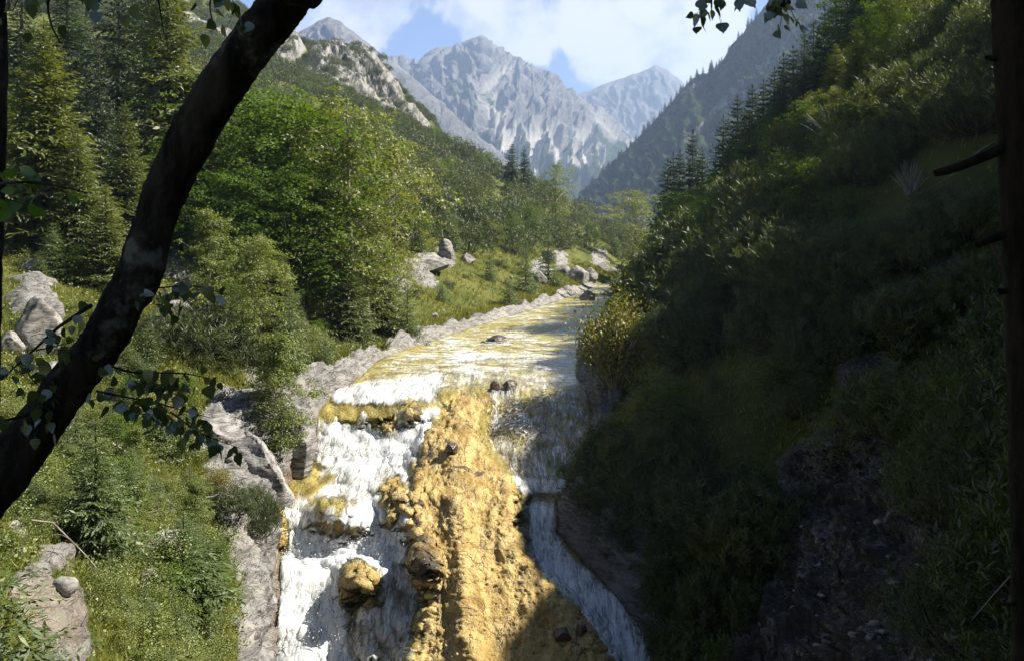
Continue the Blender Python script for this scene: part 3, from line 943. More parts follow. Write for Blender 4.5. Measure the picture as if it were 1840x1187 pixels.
Vs = np.stack([SP - d1 * sz_, SP + d2 * sz_, SP + d1 * sz_ * 1.6, SP - d2 * sz_], 1).reshape(-1, 3)
ms, nts = new_mat('spray_droplets')
out_surface(nts, principled(nts, (.8, .82, .84), .4, .4))
tag(link('spray', mesh_np('spray', Vs, np.arange(m_ * 4).reshape(m_, 4), mats=[ms])), 'white droplets thrown up at the feet of the falls', kind='stuff')


def river_point(px_, py_):
    r = int(np.argmin(np.abs(RY - py_)))
    c_ = int(np.argmin(np.abs(rxp[r] - px_)))
    return Vector(B2[r, c_])

# ------------------------------------------------------------------ plant builders
def quads(V4):
    """V4: n x 4 x 3 -> vertices and quad faces"""
    n = len(V4)
    return V4.reshape(-1, 3), np.arange(n * 4).reshape(n, 4)


def unit(a):
    return a / (np.linalg.norm(a, axis=-1)[..., None] + 1e-9)


def diamonds(C, A, W, mid=0.45):
    """flat leaf shapes: base C, long axis A, half width W"""
    return np.stack([C, C + A * mid + W, C + A, C + A * mid - W], 1)


def tube(path, rad, sides=6, rough=0.0, seed=0, fs=3.0):
    path = np.asarray(path, float); rad = np.asarray(rad, float)
    n = len(path)
    t = unit(np.gradient(path, axis=0))
    ref = np.array([0.31, 0.17, 0.9]) if abs(t[0, 2]) < 0.8 else np.array([1.0, 0.1, 0.05])
    a = unit(np.cross(t, ref)); b = np.cross(t, a)
    an = np.linspace(0, 2 * math.pi, sides, endpoint=False)
    R = rad[:, None] * np.ones(sides)
    ring = a[:, None, :] * np.cos(an)[None, :, None] + b[:, None, :] * np.sin(an)[None, :, None]
    P_ = path[:, None, :] + ring * R[..., None]
    if rough:
        nn = fbm(P_ * fs + seed, 5, 0.6, ridged=True) + 0.5 * fbm(P_ * fs * 0.3 + seed, 3)
        P_ = path[:, None, :] + ring * (R * (1 + rough * nn))[..., None]
    idx = np.arange(n * sides).reshape(n, sides)
    f = np.stack([idx[:-1], np.roll(idx[:-1], -1, 1), np.roll(idx[1:], -1, 1), idx[1:]], -1).reshape(-1, 4)
    return P_.reshape(-1, 3), f


def merge(parts):
    V, Fc, k = [], [], 0
    for v, f in parts:
        V.append(v); Fc.append(f + k); k += len(v)
    return np.concatenate(V), np.concatenate(Fc)


def curve(p0, p1, bend, n=6):
    t = np.linspace(0, 1, n)[:, None]
    return p0 + (p1 - p0) * t + np.asarray(bend) * (4 * t * (1 - t))


def spruce(seed, h=1.0, R=0.2, whorls=26, per=6, start=0.06, twigs=9, sub=3, droop=0.35, jag=0.25, fat=1.0):
    r = np.random.RandomState(seed)
    C, A, W = [], [], []
    br = []
    for w in range(whorls):
        t = start + (1 - start) * (w + r.uniform(-.3, .3)) / whorls
        t = min(max(t, start), 0.985)
        side = r.uniform(0.8, 1.15)
        for k in range(per):
            ph = 2 * math.pi * (k + r.uniform(-.35, .35)) / per + w * 1.1
            L = R * h * ((1 - t) ** 0.72) * side * r.uniform(1 - jag, 1 + jag) + 0.012 * h
            rise = 0.55 * t - droop * (1 - t) + r.uniform(-.1, .1)
            d = np.array([math.cos(ph), math.sin(ph), rise])
            p0 = np.array([0, 0, t * h])
            n = max(4, int(twigs * (0.4 + 0.9 * (1 - t))))
            s = (np.arange(n) + r.uniform(0, .6, n)) / n
            pts = p0 + d * L * s[:, None] + np.array([0, 0, 1]) * (0.16 * L * s ** 2.4 - 0.05 * L * s)[:, None]
            br.append((p0, p0 + d * L * 0.9, L))
            perp = np.array([-math.sin(ph), math.cos(ph), 0])
            for sg in (-1, 1):
                ln = L * (0.42 * (1 - s) + 0.16) * r.uniform(.7, 1.25, n)
                dirn = unit(d * 0.75 + perp * sg * r.uniform(.55, 1.1, n)[:, None] + np.array([0, 0, 1]) * r.uniform(-.55, .05, n)[:, None])
                for q in range(sub):
                    f = q / sub
                    base = pts + dirn * (ln * f)[:, None]
                    dd = unit(dirn + r.normal(0, .28, (n, 3)) + np.array([0, 0, -.12]))
                    C.append(base); A.append(dd * (ln * (1.15 / sub + 0.12))[:, None])
                    wv = unit(np.cross(dd, r.normal(0, 1, (n, 3)) * .5 + np.array([0, 0, 1.0])))
                    W.append(wv * fat * (ln * 0.055 + 0.0011 * h)[:, None])
    # leader
    C.append(np.array([[0, 0, h * .97]] * 3)); A.append(np.array([[0, 0, h * .05]] * 3)); W.append(r.normal(0, .0035 * h, (3, 3)) * [1, 1, 0])
    crown = quads(diamonds(np.concatenate(C), np.concatenate(A), np.concatenate(W)))
    path = np.array([[0, 0, -0.04 * h], [0, 0, 0.02 * h], [0.003 * h, 0, .3 * h], [0, .003 * h, .65 * h], [0, 0, .98 * h]])
    tr = [tube(path, np.array([.020, .017, .013, .008, .002]) * h, 7)]
    for i in range(0, len(br), 4):
        p0, p1, L = br[i]
        tr.append(tube(curve(p0, p1, [0, 0, -.02 * L], 3), np.array([.006, .004, .001]) * h * (L / (R * h) + .1) * .6, 3))
    return merge(tr), crown


def broadleaf(seed, h=1.0, R=0.33, lo=0.12, limbs=14, sprays=150, leaves=60, leaf=0.012, flat=0.35, shape=1.0, gap=0.0, trunk_r=0.016, hang=0.0, clump=1.0):
    r = np.random.RandomState(seed)
    top = np.array([r.uniform(-.04, .04) * h, r.uniform(-.04, .04) * h, h * .97])
    tp = curve(np.array([0, 0, -.04 * h]), top, [r.uniform(-.03, .03) * h, r.uniform(-.03, .03) * h, 0], 9)
    tr = [tube(tp, np.linspace(1, .12, 9) * trunk_r * h, 7)]
    ends = []
    for k in range(limbs):
        t = lo + (0.92 - lo) * (k + r.uniform(0, .8)) / limbs
        ph = k * 2.4 + r.uniform(-.4, .4)
        prof = R * h * (math.sin(min(1.0, (1.03 - t) / (1.03 - lo)) * math.pi * 0.62 + 0.25)) ** shape
        L = prof * r.uniform(.75, 1.15)
        p0 = tp[min(8, int(t * 8))] * 1.0; p0 = np.array([p0[0], p0[1], t * h])
        p1 = p0 + np.array([math.cos(ph) * L, math.sin(ph) * L, L * r.uniform(.25, .75)])
        if p1[2] > h * .98: p1[2] = h * .98
        cp = curve(p0, p1, [0, 0, .08 * L], 6)
        tr.append(tube(cp, np.linspace(.45, .08, 6) * trunk_r * h * (1.15 - t), 4))
        ends.append((cp, L))
    C, A, W = [], [], []
    nsp = sprays // limbs
    for cp, L in ends + [(tp[5:], R * h * .6)]:
        for q in range(nsp):
            s = r.uniform(.25, 1.0) if L != R * h * .6 else r.uniform(0, 1)
            i = s * (len(cp) - 1); i0 = int(min(i, len(cp) - 2)); p = cp[i0] + (cp[i0 + 1] - cp[i0]) * (i - i0)
            sr = r.uniform(.07, .15) * h * (R / .33) * clump
            off = r.normal(0, 1, 3) * np.array([1, 1, .55]) * .35 * L
            c = p + off
            if c[2] > h: c[2] = h - .02 * h * r.rand()
            if r.rand() < gap: continue
            if q % 3 == 0:
                tr.append(tube(curve(p, c, [0, 0, .02 * L], 3), np.array([.11, .07, .03]) * trunk_r * h, 3))
            n = int(leaves * r.uniform(.6, 1.3))
            out = unit(np.array([c[0], c[1], 0.001]))
            nrm = unit(np.array([0, 0, 1.0]) + out * r.uniform(-.1, .7) + r.normal(0, .22, 3))
            e1 = unit(np.cross(nrm, r.normal(0, 1, 3))); e2 = np.cross(nrm, e1)
            a = r.uniform(0, 2 * math.pi, n); rr = sr * np.sqrt(r.uniform(0, 1, n))
            pos_ = c + e1 * (np.cos(a) * rr)[:, None] + e2 * (np.sin(a) * rr)[:, None] * .8 + nrm * (r.normal(0, flat * .28, n) * sr)[:, None] - np.array([0, 0, 1]) * ((rr / sr) ** 2 * .25 * sr)[:, None]
            da = unit(e1 * np.cos(a)[:, None] + e2 * np.sin(a)[:, None] + r.normal(0, .5, (n, 3)) - np.array([0, 0, hang + .15]))
            nn = unit(nrm + r.normal(0, .45, (n, 3)))
            lf = leaf * h * r.uniform(.7, 1.35, n)
            C.append(pos_); A.append(da * lf[:, None]); W.append(unit(np.cross(da, nn)) * (lf * .34)[:, None])
    crown = quads(diamonds(np.concatenate(C), np.concatenate(A), np.concatenate(W), .42))
    return merge(tr), crown


def dwarf_pine(seed, shoots=42, tufts=6, blades=9, Rr=1.0, hh=0.95, nw=.0135, nl=1.0):
    """unit size scrub: many stems that lie out and turn up into needle brushes"""
    r = np.random.RandomState(seed)
    C, A, W, tr = [], [], [], []
    for k in range(shoots):
        ph = r.uniform(0, 2 * math.pi); rad = Rr * math.sqrt(r.uniform(.02, 1))
        p1 = np.array([math.cos(ph) * rad, math.sin(ph) * rad, hh * (1 - .62 * (rad / Rr) ** 2) * r.uniform(.72, 1.18)])
        p0 = np.array([math.cos(ph) * rad * .15, math.sin(ph) * rad * .15, -.15])
        cp = curve(p0, p1, [math.cos(ph) * .12 * rad, math.sin(ph) * .12 * rad, -.22 * rad], 5)
        if k % 2 == 0:
            tr.append(tube(cp, np.linspace(.022, .007, 5), 3))
        up = unit(cp[-1] - cp[-2] + np.array([0, 0, .25]))
        for q in range(tufts):
            s = q / tufts
            b = p1 - up * (s * .42) + r.normal(0, .085, 3) * (1 + s)
            d = unit(up + r.normal(0, .33, 3))
            n = blades
            a = r.uniform(0, 2 * math.pi, n)
            e1 = unit(np.cross(d, r.normal(0, 1, 3))); e2 = np.cross(d, e1)
            rd = e1 * np.cos(a)[:, None] + e2 * np.sin(a)[:, None]
            st_ = b + d * (r.uniform(-.08, .08, n))[:, None]
            ax = unit(d * r.uniform(.7, 1.5, n)[:, None] + rd)
            ln = r.uniform(.10, .17, n) * nl
            C.append(st_); A.append(ax * ln[:, None]); W.append(unit(np.cross(ax, r.normal(0, 1, (n, 3)))) * nw)
    V, Fc = quads(diamonds(np.concatenate(C), np.concatenate(A), np.concatenate(W), .5))
    return merge(tr), (V, Fc)


def leafy_shrub(seed, n=1500, stems=14, leaf=.07, hh=1.0):
    r = np.random.RandomState(seed)
    tr, C, A, W = [], [], [], []
    per = n // stems
    for k in range(stems):
        ph = r.uniform(0, 2 * math.pi); rad = r.uniform(.15, .85)
        p1 = np.array([math.cos(ph) * rad, math.sin(ph) * rad, hh * (1.05 - .55 * rad) * r.uniform(.7, 1.15)])
        cp = curve(np.array([0, 0, -.12]), p1, [0, 0, .08], 6)
        tr.append(tube(cp, np.linspace(.02, .005, 6), 3))
        s = r.uniform(.3, 1.05, per) * 5
        i0 = np.minimum(s.astype(int), 4); f = (s - i0)[:, None]
        p = cp[i0] * (1 - f) + cp[i0 + 1] * f + r.normal(0, .13, (per, 3))
        d = unit(r.normal(0, 1, (per, 3)) + np.array([0, 0, .2]))
        nn = unit(np.array([0, 0, 1]) + r.normal(0, .5, (per, 3)))
        lf = leaf * r.uniform(.6, 1.3, per)
        C.append(p); A.append(d * lf[:, None]); W.append(unit(np.cross(d, nn)) * (lf * .33)[:, None])
    return merge(tr), quads(diamonds(np.concatenate(C), np.concatenate(A), np.concatenate(W)))


# ------------------------------------------------------------------ plant materials
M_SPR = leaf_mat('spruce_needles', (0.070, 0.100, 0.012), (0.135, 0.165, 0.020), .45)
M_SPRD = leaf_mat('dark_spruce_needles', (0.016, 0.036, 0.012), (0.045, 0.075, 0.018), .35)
M_SPRB = leaf_mat('young_spruce_needles', (0.055, 0.095, 0.020), (0.105, 0.155, 0.028), .42)
M_PIN = leaf_mat('dwarf_pine_needles', (0.032, 0.056, 0.010), (0.085, 0.115, 0.016), .36, patch=1.2)
M_BEE = leaf_mat('beech_leaves', (0.050, 0.108, 0.009), (0.115, 0.185, 0.013), .46, spec=.015, patch=.35)
M_LIT = leaf_mat('light_tree_leaves', (0.110, 0.155, 0.012), (0.190, 0.215, 0.018), .50, patch=.4)
M_BIR = leaf_mat('birch_leaves', (0.110, 0.155, 0.026), (0.175, 0.215, 0.038), .45, spec=.03)
M_SHR = leaf_mat('shrub_leaves', (0.085, 0.130, 0.012), (0.170, 0.205, 0.020), .42)
M_ROW = leaf_mat('rowan_leaves', (0.130, 0.150, 0.012), (0.210, 0.190, 0.018), .42)
M_GRS = leaf_mat('grass_blades', (0.120, 0.150, 0.014), (0.225, 0.225, 0.030), .42, patch=.25)
M_DRY = leaf_mat('grey_dry_twigs', (0.16, 0.13, 0.10), (0.28, 0.24, 0.20), .1)
B_SPR = bark_mat('spruce_bark', (0.045, 0.035, 0.028), (0.15, 0.12, 0.10))
B_PAL = bark_mat('pale_bark', (0.14, 0.12, 0.10), (0.42, 0.40, 0.36))
B_BEE = bark_mat('beech_bark', (0.05, 0.045, 0.04), (0.16, 0.15, 0.13))
M_BER, nt = new_mat('rowan_berries')
out_surface(nt, principled(nt, (0.80, 0.24, 0.03), .35, .5))

PROTO = {}


def proto(key, built, mt, ml):
    (tv, tf), (cv, cf) = built
    PROTO[key] = (mesh_np(key + '_trunk', tv, tf, smooth=True, mats=[mt]), mesh_np(key + '_crown', cv, cf, mats=[ml]))


for i in range(2):
    proto('spruce%d' % i, spruce(10 + i, 1, .20 + .03 * i, 34, 8, .05, 12, 3), B_SPR, M_SPR)
proto('spruce2', spruce(14, 1, .27, 36, 8, .03, 13, 3, droop=.5), B_SPR, M_SPR)
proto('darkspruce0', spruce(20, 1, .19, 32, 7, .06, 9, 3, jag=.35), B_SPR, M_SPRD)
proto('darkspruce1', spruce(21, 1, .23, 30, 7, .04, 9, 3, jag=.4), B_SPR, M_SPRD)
proto('young0', spruce(30, 1, .32, 15, 7, .03, 8, 3, droop=.12), B_SPR, M_SPRB)
proto('young1', spruce(31, 1, .40, 13, 7, .02, 8, 3, droop=.12), B_SPR, M_SPRB)
proto('bigyoung', spruce(33, 1, .30, 19, 7, .12, 12, 4, droop=.18, jag=.4), B_SPR, M_SPRB)
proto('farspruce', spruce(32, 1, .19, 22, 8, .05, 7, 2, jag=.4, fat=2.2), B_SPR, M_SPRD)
proto('beech0', broadleaf(40, 1, .34, .10, 20, 330, 56, .0150, clump=.62), B_BEE, M_BEE)
proto('beech1', broadleaf(41, 1, .30, .08, 20, 320, 56, .0150, clump=.62), B_BEE, M_BEE)
proto('light0', broadleaf(42, 1, .22, .16, 20, 260, 44, .0130, clump=.7, gap=.25, trunk_r=.013), B_PAL, M_LIT)
proto('light1', broadleaf(43, 1, .27, .12, 18, 260, 46, .0135, clump=.7, gap=.15, trunk_r=.012), B_PAL, M_LIT)
proto('birch0', broadleaf(44, 1, .23, .14, 18, 300, 46, .0140, clump=.75, flat=.9, trunk_r=.010, hang=.6), B_PAL, M_BIR)
proto('birch1', broadleaf(45, 1, .20, .06, 18, 300, 46, .0150, clump=.75, flat=.9, trunk_r=.010, hang=.6), B_PAL, M_BIR)
proto('small0', broadleaf(46, 1, .38, .10, 12, 100, 40, .022, trunk_r=.014), B_BEE, M_LIT)
proto('small1', broadleaf(47, 1, .34, .10, 12, 100, 40, .022, trunk_r=.014), B_BEE, M_BEE)
for i in range(3):
    proto('pine%d' % i, dwarf_pine(50 + i, hh=(.85, 1.05, 1.3)[i]), B_SPR, M_PIN)
proto('nearpine', dwarf_pine(56, 120, 9, 22, hh=1.1, nw=.0036, nl=.5), B_SPR, M_PIN)
proto('finepine', dwarf_pine(55, 110, 7, 17, hh=1.1, nw=.0065), B_SPR, M_PIN)
for i in range(2):
    proto('shrub%d' % i, leafy_shrub(60 + i), B_BEE, M_SHR)
proto('rowan', leafy_shrub(64, 7000, 40, .050, 1.0), B_PAL, M_ROW)
proto('bare', leafy_shrub(66, 500, 44, .03, 1.1), B_PAL, M_DRY)
print('protos', sum(len(a.polygons) + len(b.polygons) for a, b in PROTO.values()))

ROOT = {}


def plant(key, name, x, y, size, rot, label, cat, group=None, sx=1.0, sink=0.0, tilt=(0, 0), z=None):
    """one plant: an Empty at its foot with trunk and crown"""
    zz = ground(x, y) if z is None else z
    if key not in ROOT:
        r_ = bpy.data.objects.new(name, None); COL.objects.link(r_)
        a, b = PROTO[key]
        link('trunk', a, r_); link('crown', b, r_)
        ROOT[key] = r_
    else:
        src = ROOT[key]
        r_ = bpy.data.objects.new(name, None); COL.objects.link(r_)
        for ch in src.children:
            if ch.name.split('.')[0] in ('trunk', 'crown'):
                c_ = ch.copy(); COL.objects.link(c_); c_.parent = r_
    r_.empty_display_size = .2
    r_.location = (x, y, zz - sink)
    r_.scale = (size * sx, size * sx, size)
    r_.rotation_euler = (tilt[0], tilt[1], rot)
    tag(r_, label, cat, group)
    return r_


def at_px(px_, y):
    return (px_ - CX) / F * y


def tree(key, name, px_, y, top, label, cat, group=None, sx=1.0, tilt=(0, 0)):
    x = at_px(px_, y)
    zt = (HY - top) / F * y
    zb = ground(x, y)
    return plant(key, name, x, y, max(.4, zt - zb), RS.uniform(0, 6.28), label, cat, group, sx, tilt=tilt)


# ------------------------------------------------------------------ trees on the left side
S, D_, Bc = 'spruce_tree', 'spruce_tree', 'beech_tree'
LG = 'spruces on the left slope'
BG = 'broadleaf trees on the left slope'
for a in (
    ('spruce2', S, 78, 50, 35, 'tall yellow-green spruce near the left edge, standing right above the white outcrop', 'spruce', LG, 1.15),
    ('spruce0', S, -35, 54, 20, 'spruce cut by the left edge of the view, behind the thin dark trunk', 'spruce', LG, 1.2),
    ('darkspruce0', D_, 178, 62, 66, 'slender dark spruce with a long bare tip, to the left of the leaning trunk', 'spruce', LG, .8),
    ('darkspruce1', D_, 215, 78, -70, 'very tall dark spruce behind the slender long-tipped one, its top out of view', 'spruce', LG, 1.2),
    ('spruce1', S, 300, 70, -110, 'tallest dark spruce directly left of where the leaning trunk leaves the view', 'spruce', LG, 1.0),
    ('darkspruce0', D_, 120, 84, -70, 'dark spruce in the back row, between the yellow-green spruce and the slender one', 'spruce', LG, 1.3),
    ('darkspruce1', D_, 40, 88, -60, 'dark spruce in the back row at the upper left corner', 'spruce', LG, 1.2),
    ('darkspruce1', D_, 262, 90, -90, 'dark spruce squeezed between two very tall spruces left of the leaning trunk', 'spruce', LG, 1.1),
    ('darkspruce0', D_, -60, 80, -90, 'dark back-row spruce beyond the left edge of the view', 'spruce', LG, 1.2),
    ('spruce0', S, 225, 56, 185, 'mid-green spruce partly behind the leaning trunk, lower than the dark ones', 'spruce', LG, 1.2),
    ('spruce1', S, 140, 48, 225, 'bushy spruce just right of the yellow-green spruce, above the outcrop', 'spruce', LG, 1.2),
    ('spruce0', S, 190, 46, 330, 'short yellow-green spruce touching the left side of the leaning trunk', 'spruce', LG, 1.4),
    ('young0', 'young_spruce', 95, 45, 395, 'young spruce standing on the rim above the white outcrop', 'young spruce', LG, 1.2),
    ('beech0', Bc, 385, 70, 130, 'beech immediately right of the leaning trunk, its crown the palest of the row', 'beech', BG, 1.0),
    ('beech1', Bc, 455, 64, 160, 'wide beech with layered boughs, second to the right of the leaning trunk', 'beech', BG, 1.2),
    ('beech0', Bc, 520, 62, 172, 'highest beech in the middle of the grove, with flat layered sprays', 'beech', BG, 1.2),
    ('beech1', Bc, 575, 68, 205, 'beech just left of the slender tree with the pale trunk', 'beech', BG, 1.2),
    ('beech1', Bc, 350, 60, 235, 'beech half hidden behind the middle of the leaning trunk', 'beech', BG, 1.1),
    ('beech0', Bc, 430, 56, 300, 'dark low beech under the wide layered beech', 'beech', BG, 1.3),
    ('beech0', Bc, 545, 58, 300, 'low beech at the front of the grove over the meadow edge', 'beech', BG, 1.2),
    ('light0', 'ash_tree', 640, 59, 158, 'slender yellow-green tree with a visible pale trunk, tallest at the right end of the grove', 'ash', BG, 1.05),
    ('light1', 'ash_tree', 702, 66, 235, 'yellow-green tree to the right of the slender pale-trunked one', 'ash', BG, .68),
    ('beech1', Bc, 600, 62, 330, 'shadowed beech between the grove and the slender pale-trunked tree', 'beech', BG, 1.2),
    ('light1', 'ash_tree', 668, 60, 360, 'low leafy tree at the foot of the slender pale-trunked tree', 'ash', BG, .9),
    ('spruce1', S, 620, 57, 425, 'bright young spruce at the foot of the beech grove', 'spruce', LG, 1.3),
    ('spruce0', S, 690, 63, 440, 'dark green spruce at the right corner of the grove', 'spruce', LG, 1.3),
    ('young0', 'young_spruce', 732, 62, 500, 'broad young spruce alone on the meadow edge above the gorge', 'young spruce', LG, 1.0),
    ('birch0', 'birch_tree', 458, 43, 418, 'pale small-leaved birch with a white stem above the limestone bank', 'birch', BG, 1.05),
    ('birch1', 'birch_tree', 372, 48, 370, 'pale round-topped birch right of the leaning trunk', 'birch', BG, 1.1),
    ('birch1', 'birch_tree', 503, 38.5, 590, 'willow-like bright birch hanging over the limestone bank beside the upper fall', 'birch', BG, 1.1),
    ('birch0', 'birch_tree', 478, 39.5, 655, 'lower birch leaning over the limestone bank beside the upper fall', 'birch', BG, 1.3),
    ('young0', 'young_spruce', 520, 43, 510, 'slim young spruce between the pale birch and the rocky bank', 'young spruce', LG, .8),
    ('spruce2', S, 505, 50, 455, 'spruce with one long level bough, behind the pale birch', 'spruce', LG, 1.2),
    ('bigyoung', 'young_spruce', 172, 22.5, 745, 'small spruce with a bare lower trunk in the foreground of the left bank', 'young spruce', LG, 1.05),
    ('bigyoung', 'young_spruce', 330, 25.5, 925, 'bushy young spruce on the grass just below the grey outcrops', 'young spruce', LG, 1.9),
    ('young1', 'young_spruce', -10, 12.5, 925, 'near spruce at the lower left corner, its boughs cut by the view', 'young spruce', LG, 1.0),
    ('young0', 'young_spruce', 80, 13.0, 1120, 'spruce top that pokes up at the bottom edge in the lower left corner', 'young spruce', LG, 1.1),
    ('young1', 'young_spruce', 240, 29, 800, 'young spruce behind the bare-trunked one, under the birch leaves', 'young spruce', LG, 1.0),
    ('young0', 'young_spruce', 300, 31, 850, 'young spruce halfway between the bare-trunked one and the limestone slab', 'young spruce', LG, 1.2),
    ('young0', 'young_spruce', 420, 46, 520, 'young spruce behind the spreading dark pine scrub', 'young spruce', LG, 1.0),
    ('young1', 'young_spruce', 915, 88, 493, 'small dark spruce alone in the middle of the grassy bank', 'young spruce', LG, .9),
    ('young0', 'young_spruce', 880, 97, 444, 'small spruce uphill from the lone one on the grassy bank', 'young spruce', LG, .9),
    ('young0', 'young_spruce', 945, 100, 435, 'young spruce to the right of the two on the grassy bank', 'young spruce', LG, 1.0),
    ('young1', 'young_spruce', 795, 80, 500, 'young spruce beside the long pale slab on the grassy bank', 'young spruce', LG, .8),
    ('young0', 'young_spruce', 820, 110, 400, 'young spruce uphill from the white-topped boulder', 'young spruce', LG, 1.0),
    ('young0', 'young_spruce', 985, 112, 405, 'bright young spruce at the foot of the scrub-covered hillside', 'young spruce', LG, 1.0),
    ('farspruce', S, 920, 205, 256, 'left one of the two lone spruces on the skyline of the left hillside', 'spruce', LG, 1.2),
    ('farspruce', S, 942, 212, 264, 'right one of the two lone spruces on the skyline of the left hillside', 'spruce', LG, 1.1),
    ('light0', 'ash_tree', 1001, 175, 292, 'pale leafy tree on the skyline to the right of the two lone spruces', 'ash', BG, 1.4),
    ('light1', 'ash_tree', 1150, 170, 336, 'pale leafy tree in the notch where the two hillsides meet', 'ash', BG, 1.3),
):
    tree(*a)

# ------------------------------------------------------------------ trees on the right side
RG = 'spruces on the shaded right slope'
RB = 'broadleaf trees on the shaded right slope'
sky_line = [(1200, 150, 300), (1210, 142, 290), (1222, 138, 284), (1245, 128, 250), (1262, 124, 285), (1300, 116, 222), (1325, 112, 186), (1338, 108, 210), (1352, 104, 168), (1372, 100, 158), (1392, 98, 136), (1408, 96, 112),
            (1425, 94, 98), (1445, 92, 72), (1462, 90, 55), (1482, 88, 30), (1502, 86, 8), (1522, 84, -12), (1545, 82, -40), (1575, 80, -70), (1610, 78, -110)]
special = {1245: 'lone dark spruce that stands clear on the right skyline above the valley notch',
           1325: 'dark spruce with a long spire on the right skyline, halfway up',
           1210: 'lower of two thin spruces at the foot of the right skyline',
           1222: 'taller of two thin spruces at the foot of the right skyline'}
for (px_, y, top) in sky_line:
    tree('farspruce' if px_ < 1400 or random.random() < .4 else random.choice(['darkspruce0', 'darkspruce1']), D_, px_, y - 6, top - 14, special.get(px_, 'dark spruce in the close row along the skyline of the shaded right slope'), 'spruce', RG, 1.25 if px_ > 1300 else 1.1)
for k in range(46):
    px_ = random.uniform(1290, 1950)
    y = random.uniform(62, 108)
    lim = 400 - (px_ - 1150) * 1.06
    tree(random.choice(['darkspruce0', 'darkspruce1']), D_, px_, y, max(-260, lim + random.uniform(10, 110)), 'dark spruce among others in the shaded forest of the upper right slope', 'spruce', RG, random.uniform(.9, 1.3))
for a in (
    ('spruce0', S, 1502, 60, 78, 'yellow-green sunlit spruce in the middle of the right slope, left of a taller one', 'spruce', RG, 1.3),
    ('spruce2', S, 1540, 57, 45, 'tallest sunlit spruce in the middle of the right slope', 'spruce', RG, 1.0),
    ('beech0', Bc, 1600, 56, -10, 'sunlit broadleaf tree above the sunlit spruces on the right slope', 'beech', RB, 1.0),
    ('light1', 'ash_tree', 1660, 54, -60, 'yellow-green tree with pale thin stems near the top of the right slope', 'ash', RB, 1.0),
    ('light0', 'ash_tree', 1705, 50, -80, 'thin-stemmed tree next to the dark trunk at the top right', 'ash', RB, 1.2),
    ('beech1', Bc, 1760, 48, -110, 'broadleaf tree right behind the dark trunk at the top right', 'beech', RB, 1.1),
    ('beech1', Bc, 1560, 74, -60, 'broadleaf tree at the upper edge of the view on the right slope', 'beech', RB, 1.2),
    ('beech0', Bc, 1630, 72, -90, 'broadleaf tree farther up behind the sunlit broadleaf tree', 'beech', RB, 1.2),
    ('light1', 'ash_tree', 1500, 50, 150, 'small bright-leaved tree below the sunlit spruces', 'ash', RB, .8),
    ('small0', 'small_tree', 1578, 44, 196, 'small flat-topped tree on a thin bare stem in the dark of the right slope', 'small tree', RB, .6),
    ('beech1', Bc, 1410, 74, 195, 'bluish leafy tree on the right slope below the skyline spruces', 'beech', RB, 1.2),
    ('beech0', Bc, 1350, 82, 255, 'leafy sunlit tree on the right slope, near the river side', 'beech', RB, 1.1),
    ('beech1', Bc, 1330, 70, 305, 'round leafy tree with a lit crown on the lower right slope', 'beech', RB, 1.2),
    ('small1', 'small_tree', 1250, 92, 340, 'leafy tree at the lower end of the right slope, over the river bend', 'small tree', RB, 1.2),
    ('small1', 'small_tree', 1215, 110, 345, 'leafy tree in the notch at the lower end of the right slope', 'small tree', RB, 1.3),
    ('small0', 'small_tree', 1300, 78, 330, 'yellow-green leafy tree at the lower edge of the right slope', 'small tree', RB, 1.1),
    ('young0', 'young_spruce', 1282, 38.5, 640, 'bright green young spruce standing sunlit against the dark right bank', 'young spruce', RG, .80),
    ('spruce1', S, 1395, 60, 210, 'spruce with lit left side below the skyline row', 'spruce', RG, 1.2),
    ('spruce0', S, 1440, 64, 190, 'spruce between the skyline row and the sunlit pair', 'spruce', RG, 1.2),
):
    tree(*a)
print('trees placed')

# rowan bushes with berries
def berries(par_proto, n, seed):
    V = np.array([v.co[:] for v in par_proto[1].vertices])
    r = np.random.RandomState(seed)
    idx = r.choice(len(V), n, replace=False)
    parts = []
    o8 = np.array([[1, 0, 0], [0, 1, 0], [-1, 0, 0], [0, -1, 0], [0, 0, 1], [0, 0, -1]], float)
    ft = np.array([[0, 1, 4, 4], [1, 2, 4, 4], [2, 3, 4, 4], [3, 0, 4, 4], [1, 0, 5, 5], [2, 1, 5, 5], [3, 2, 5, 5], [0, 3, 5, 5]])
    for i in idx:
        for q in range(3):
            parts.append((o8 * .009 * r.uniform(.8, 1.5) + V[i] + r.normal(0, .018, 3), ft[:, :3]))
    return merge(parts)


bv, bf = berries(PROTO['rowan'], 45, 5)
BER = mesh_np('berries', bv, bf, mats=[M_BER])
for (px_, y, w, hh, label) in ((1104, 44.5, 2.5, 3.9, 'broad rowan bush with orange berries leaning over the river from the right bank'),
                               (285, 35.0, 1.1, 1.3, 'rowan bush with orange berries below the spreading pine scrub on the left'),
                               (385, 33.5, .8, 1.0, 'small rowan bush with orange berries just above the grey log'),
                               (1160, 52, 1.9, 2.4, 'second rowan bush, behind the broad one at the river bend on the right bank')):
    o = plant('rowan', 'rowan_bush', at_px(px_, y), y, hh, RS.uniform(0, 6), label, 'rowan bush', 'rowan bushes on the banks', sx=w / hh)
    tag(link('berries', BER, o), kind='stuff')

# ------------------------------------------------------------------ scrub that covers the slopes
cand = []     # (key, x, y, size, zone)
rr = random.Random(5)


def rock_at(x, y):
    k = int(np.clip(np.searchsorted(ys, y), 0, NR - 1))
    i = int(np.argmin(np.abs(GX[k] - x)))
    return rock[k, i], U2[k, i]


def in_frame(x, y, z, m=0):
    px_ = CX + x / y * F; py_ = HY - z / y * F
    return -m < px_ < 1840 + m and -m < py_ < 1187 + m


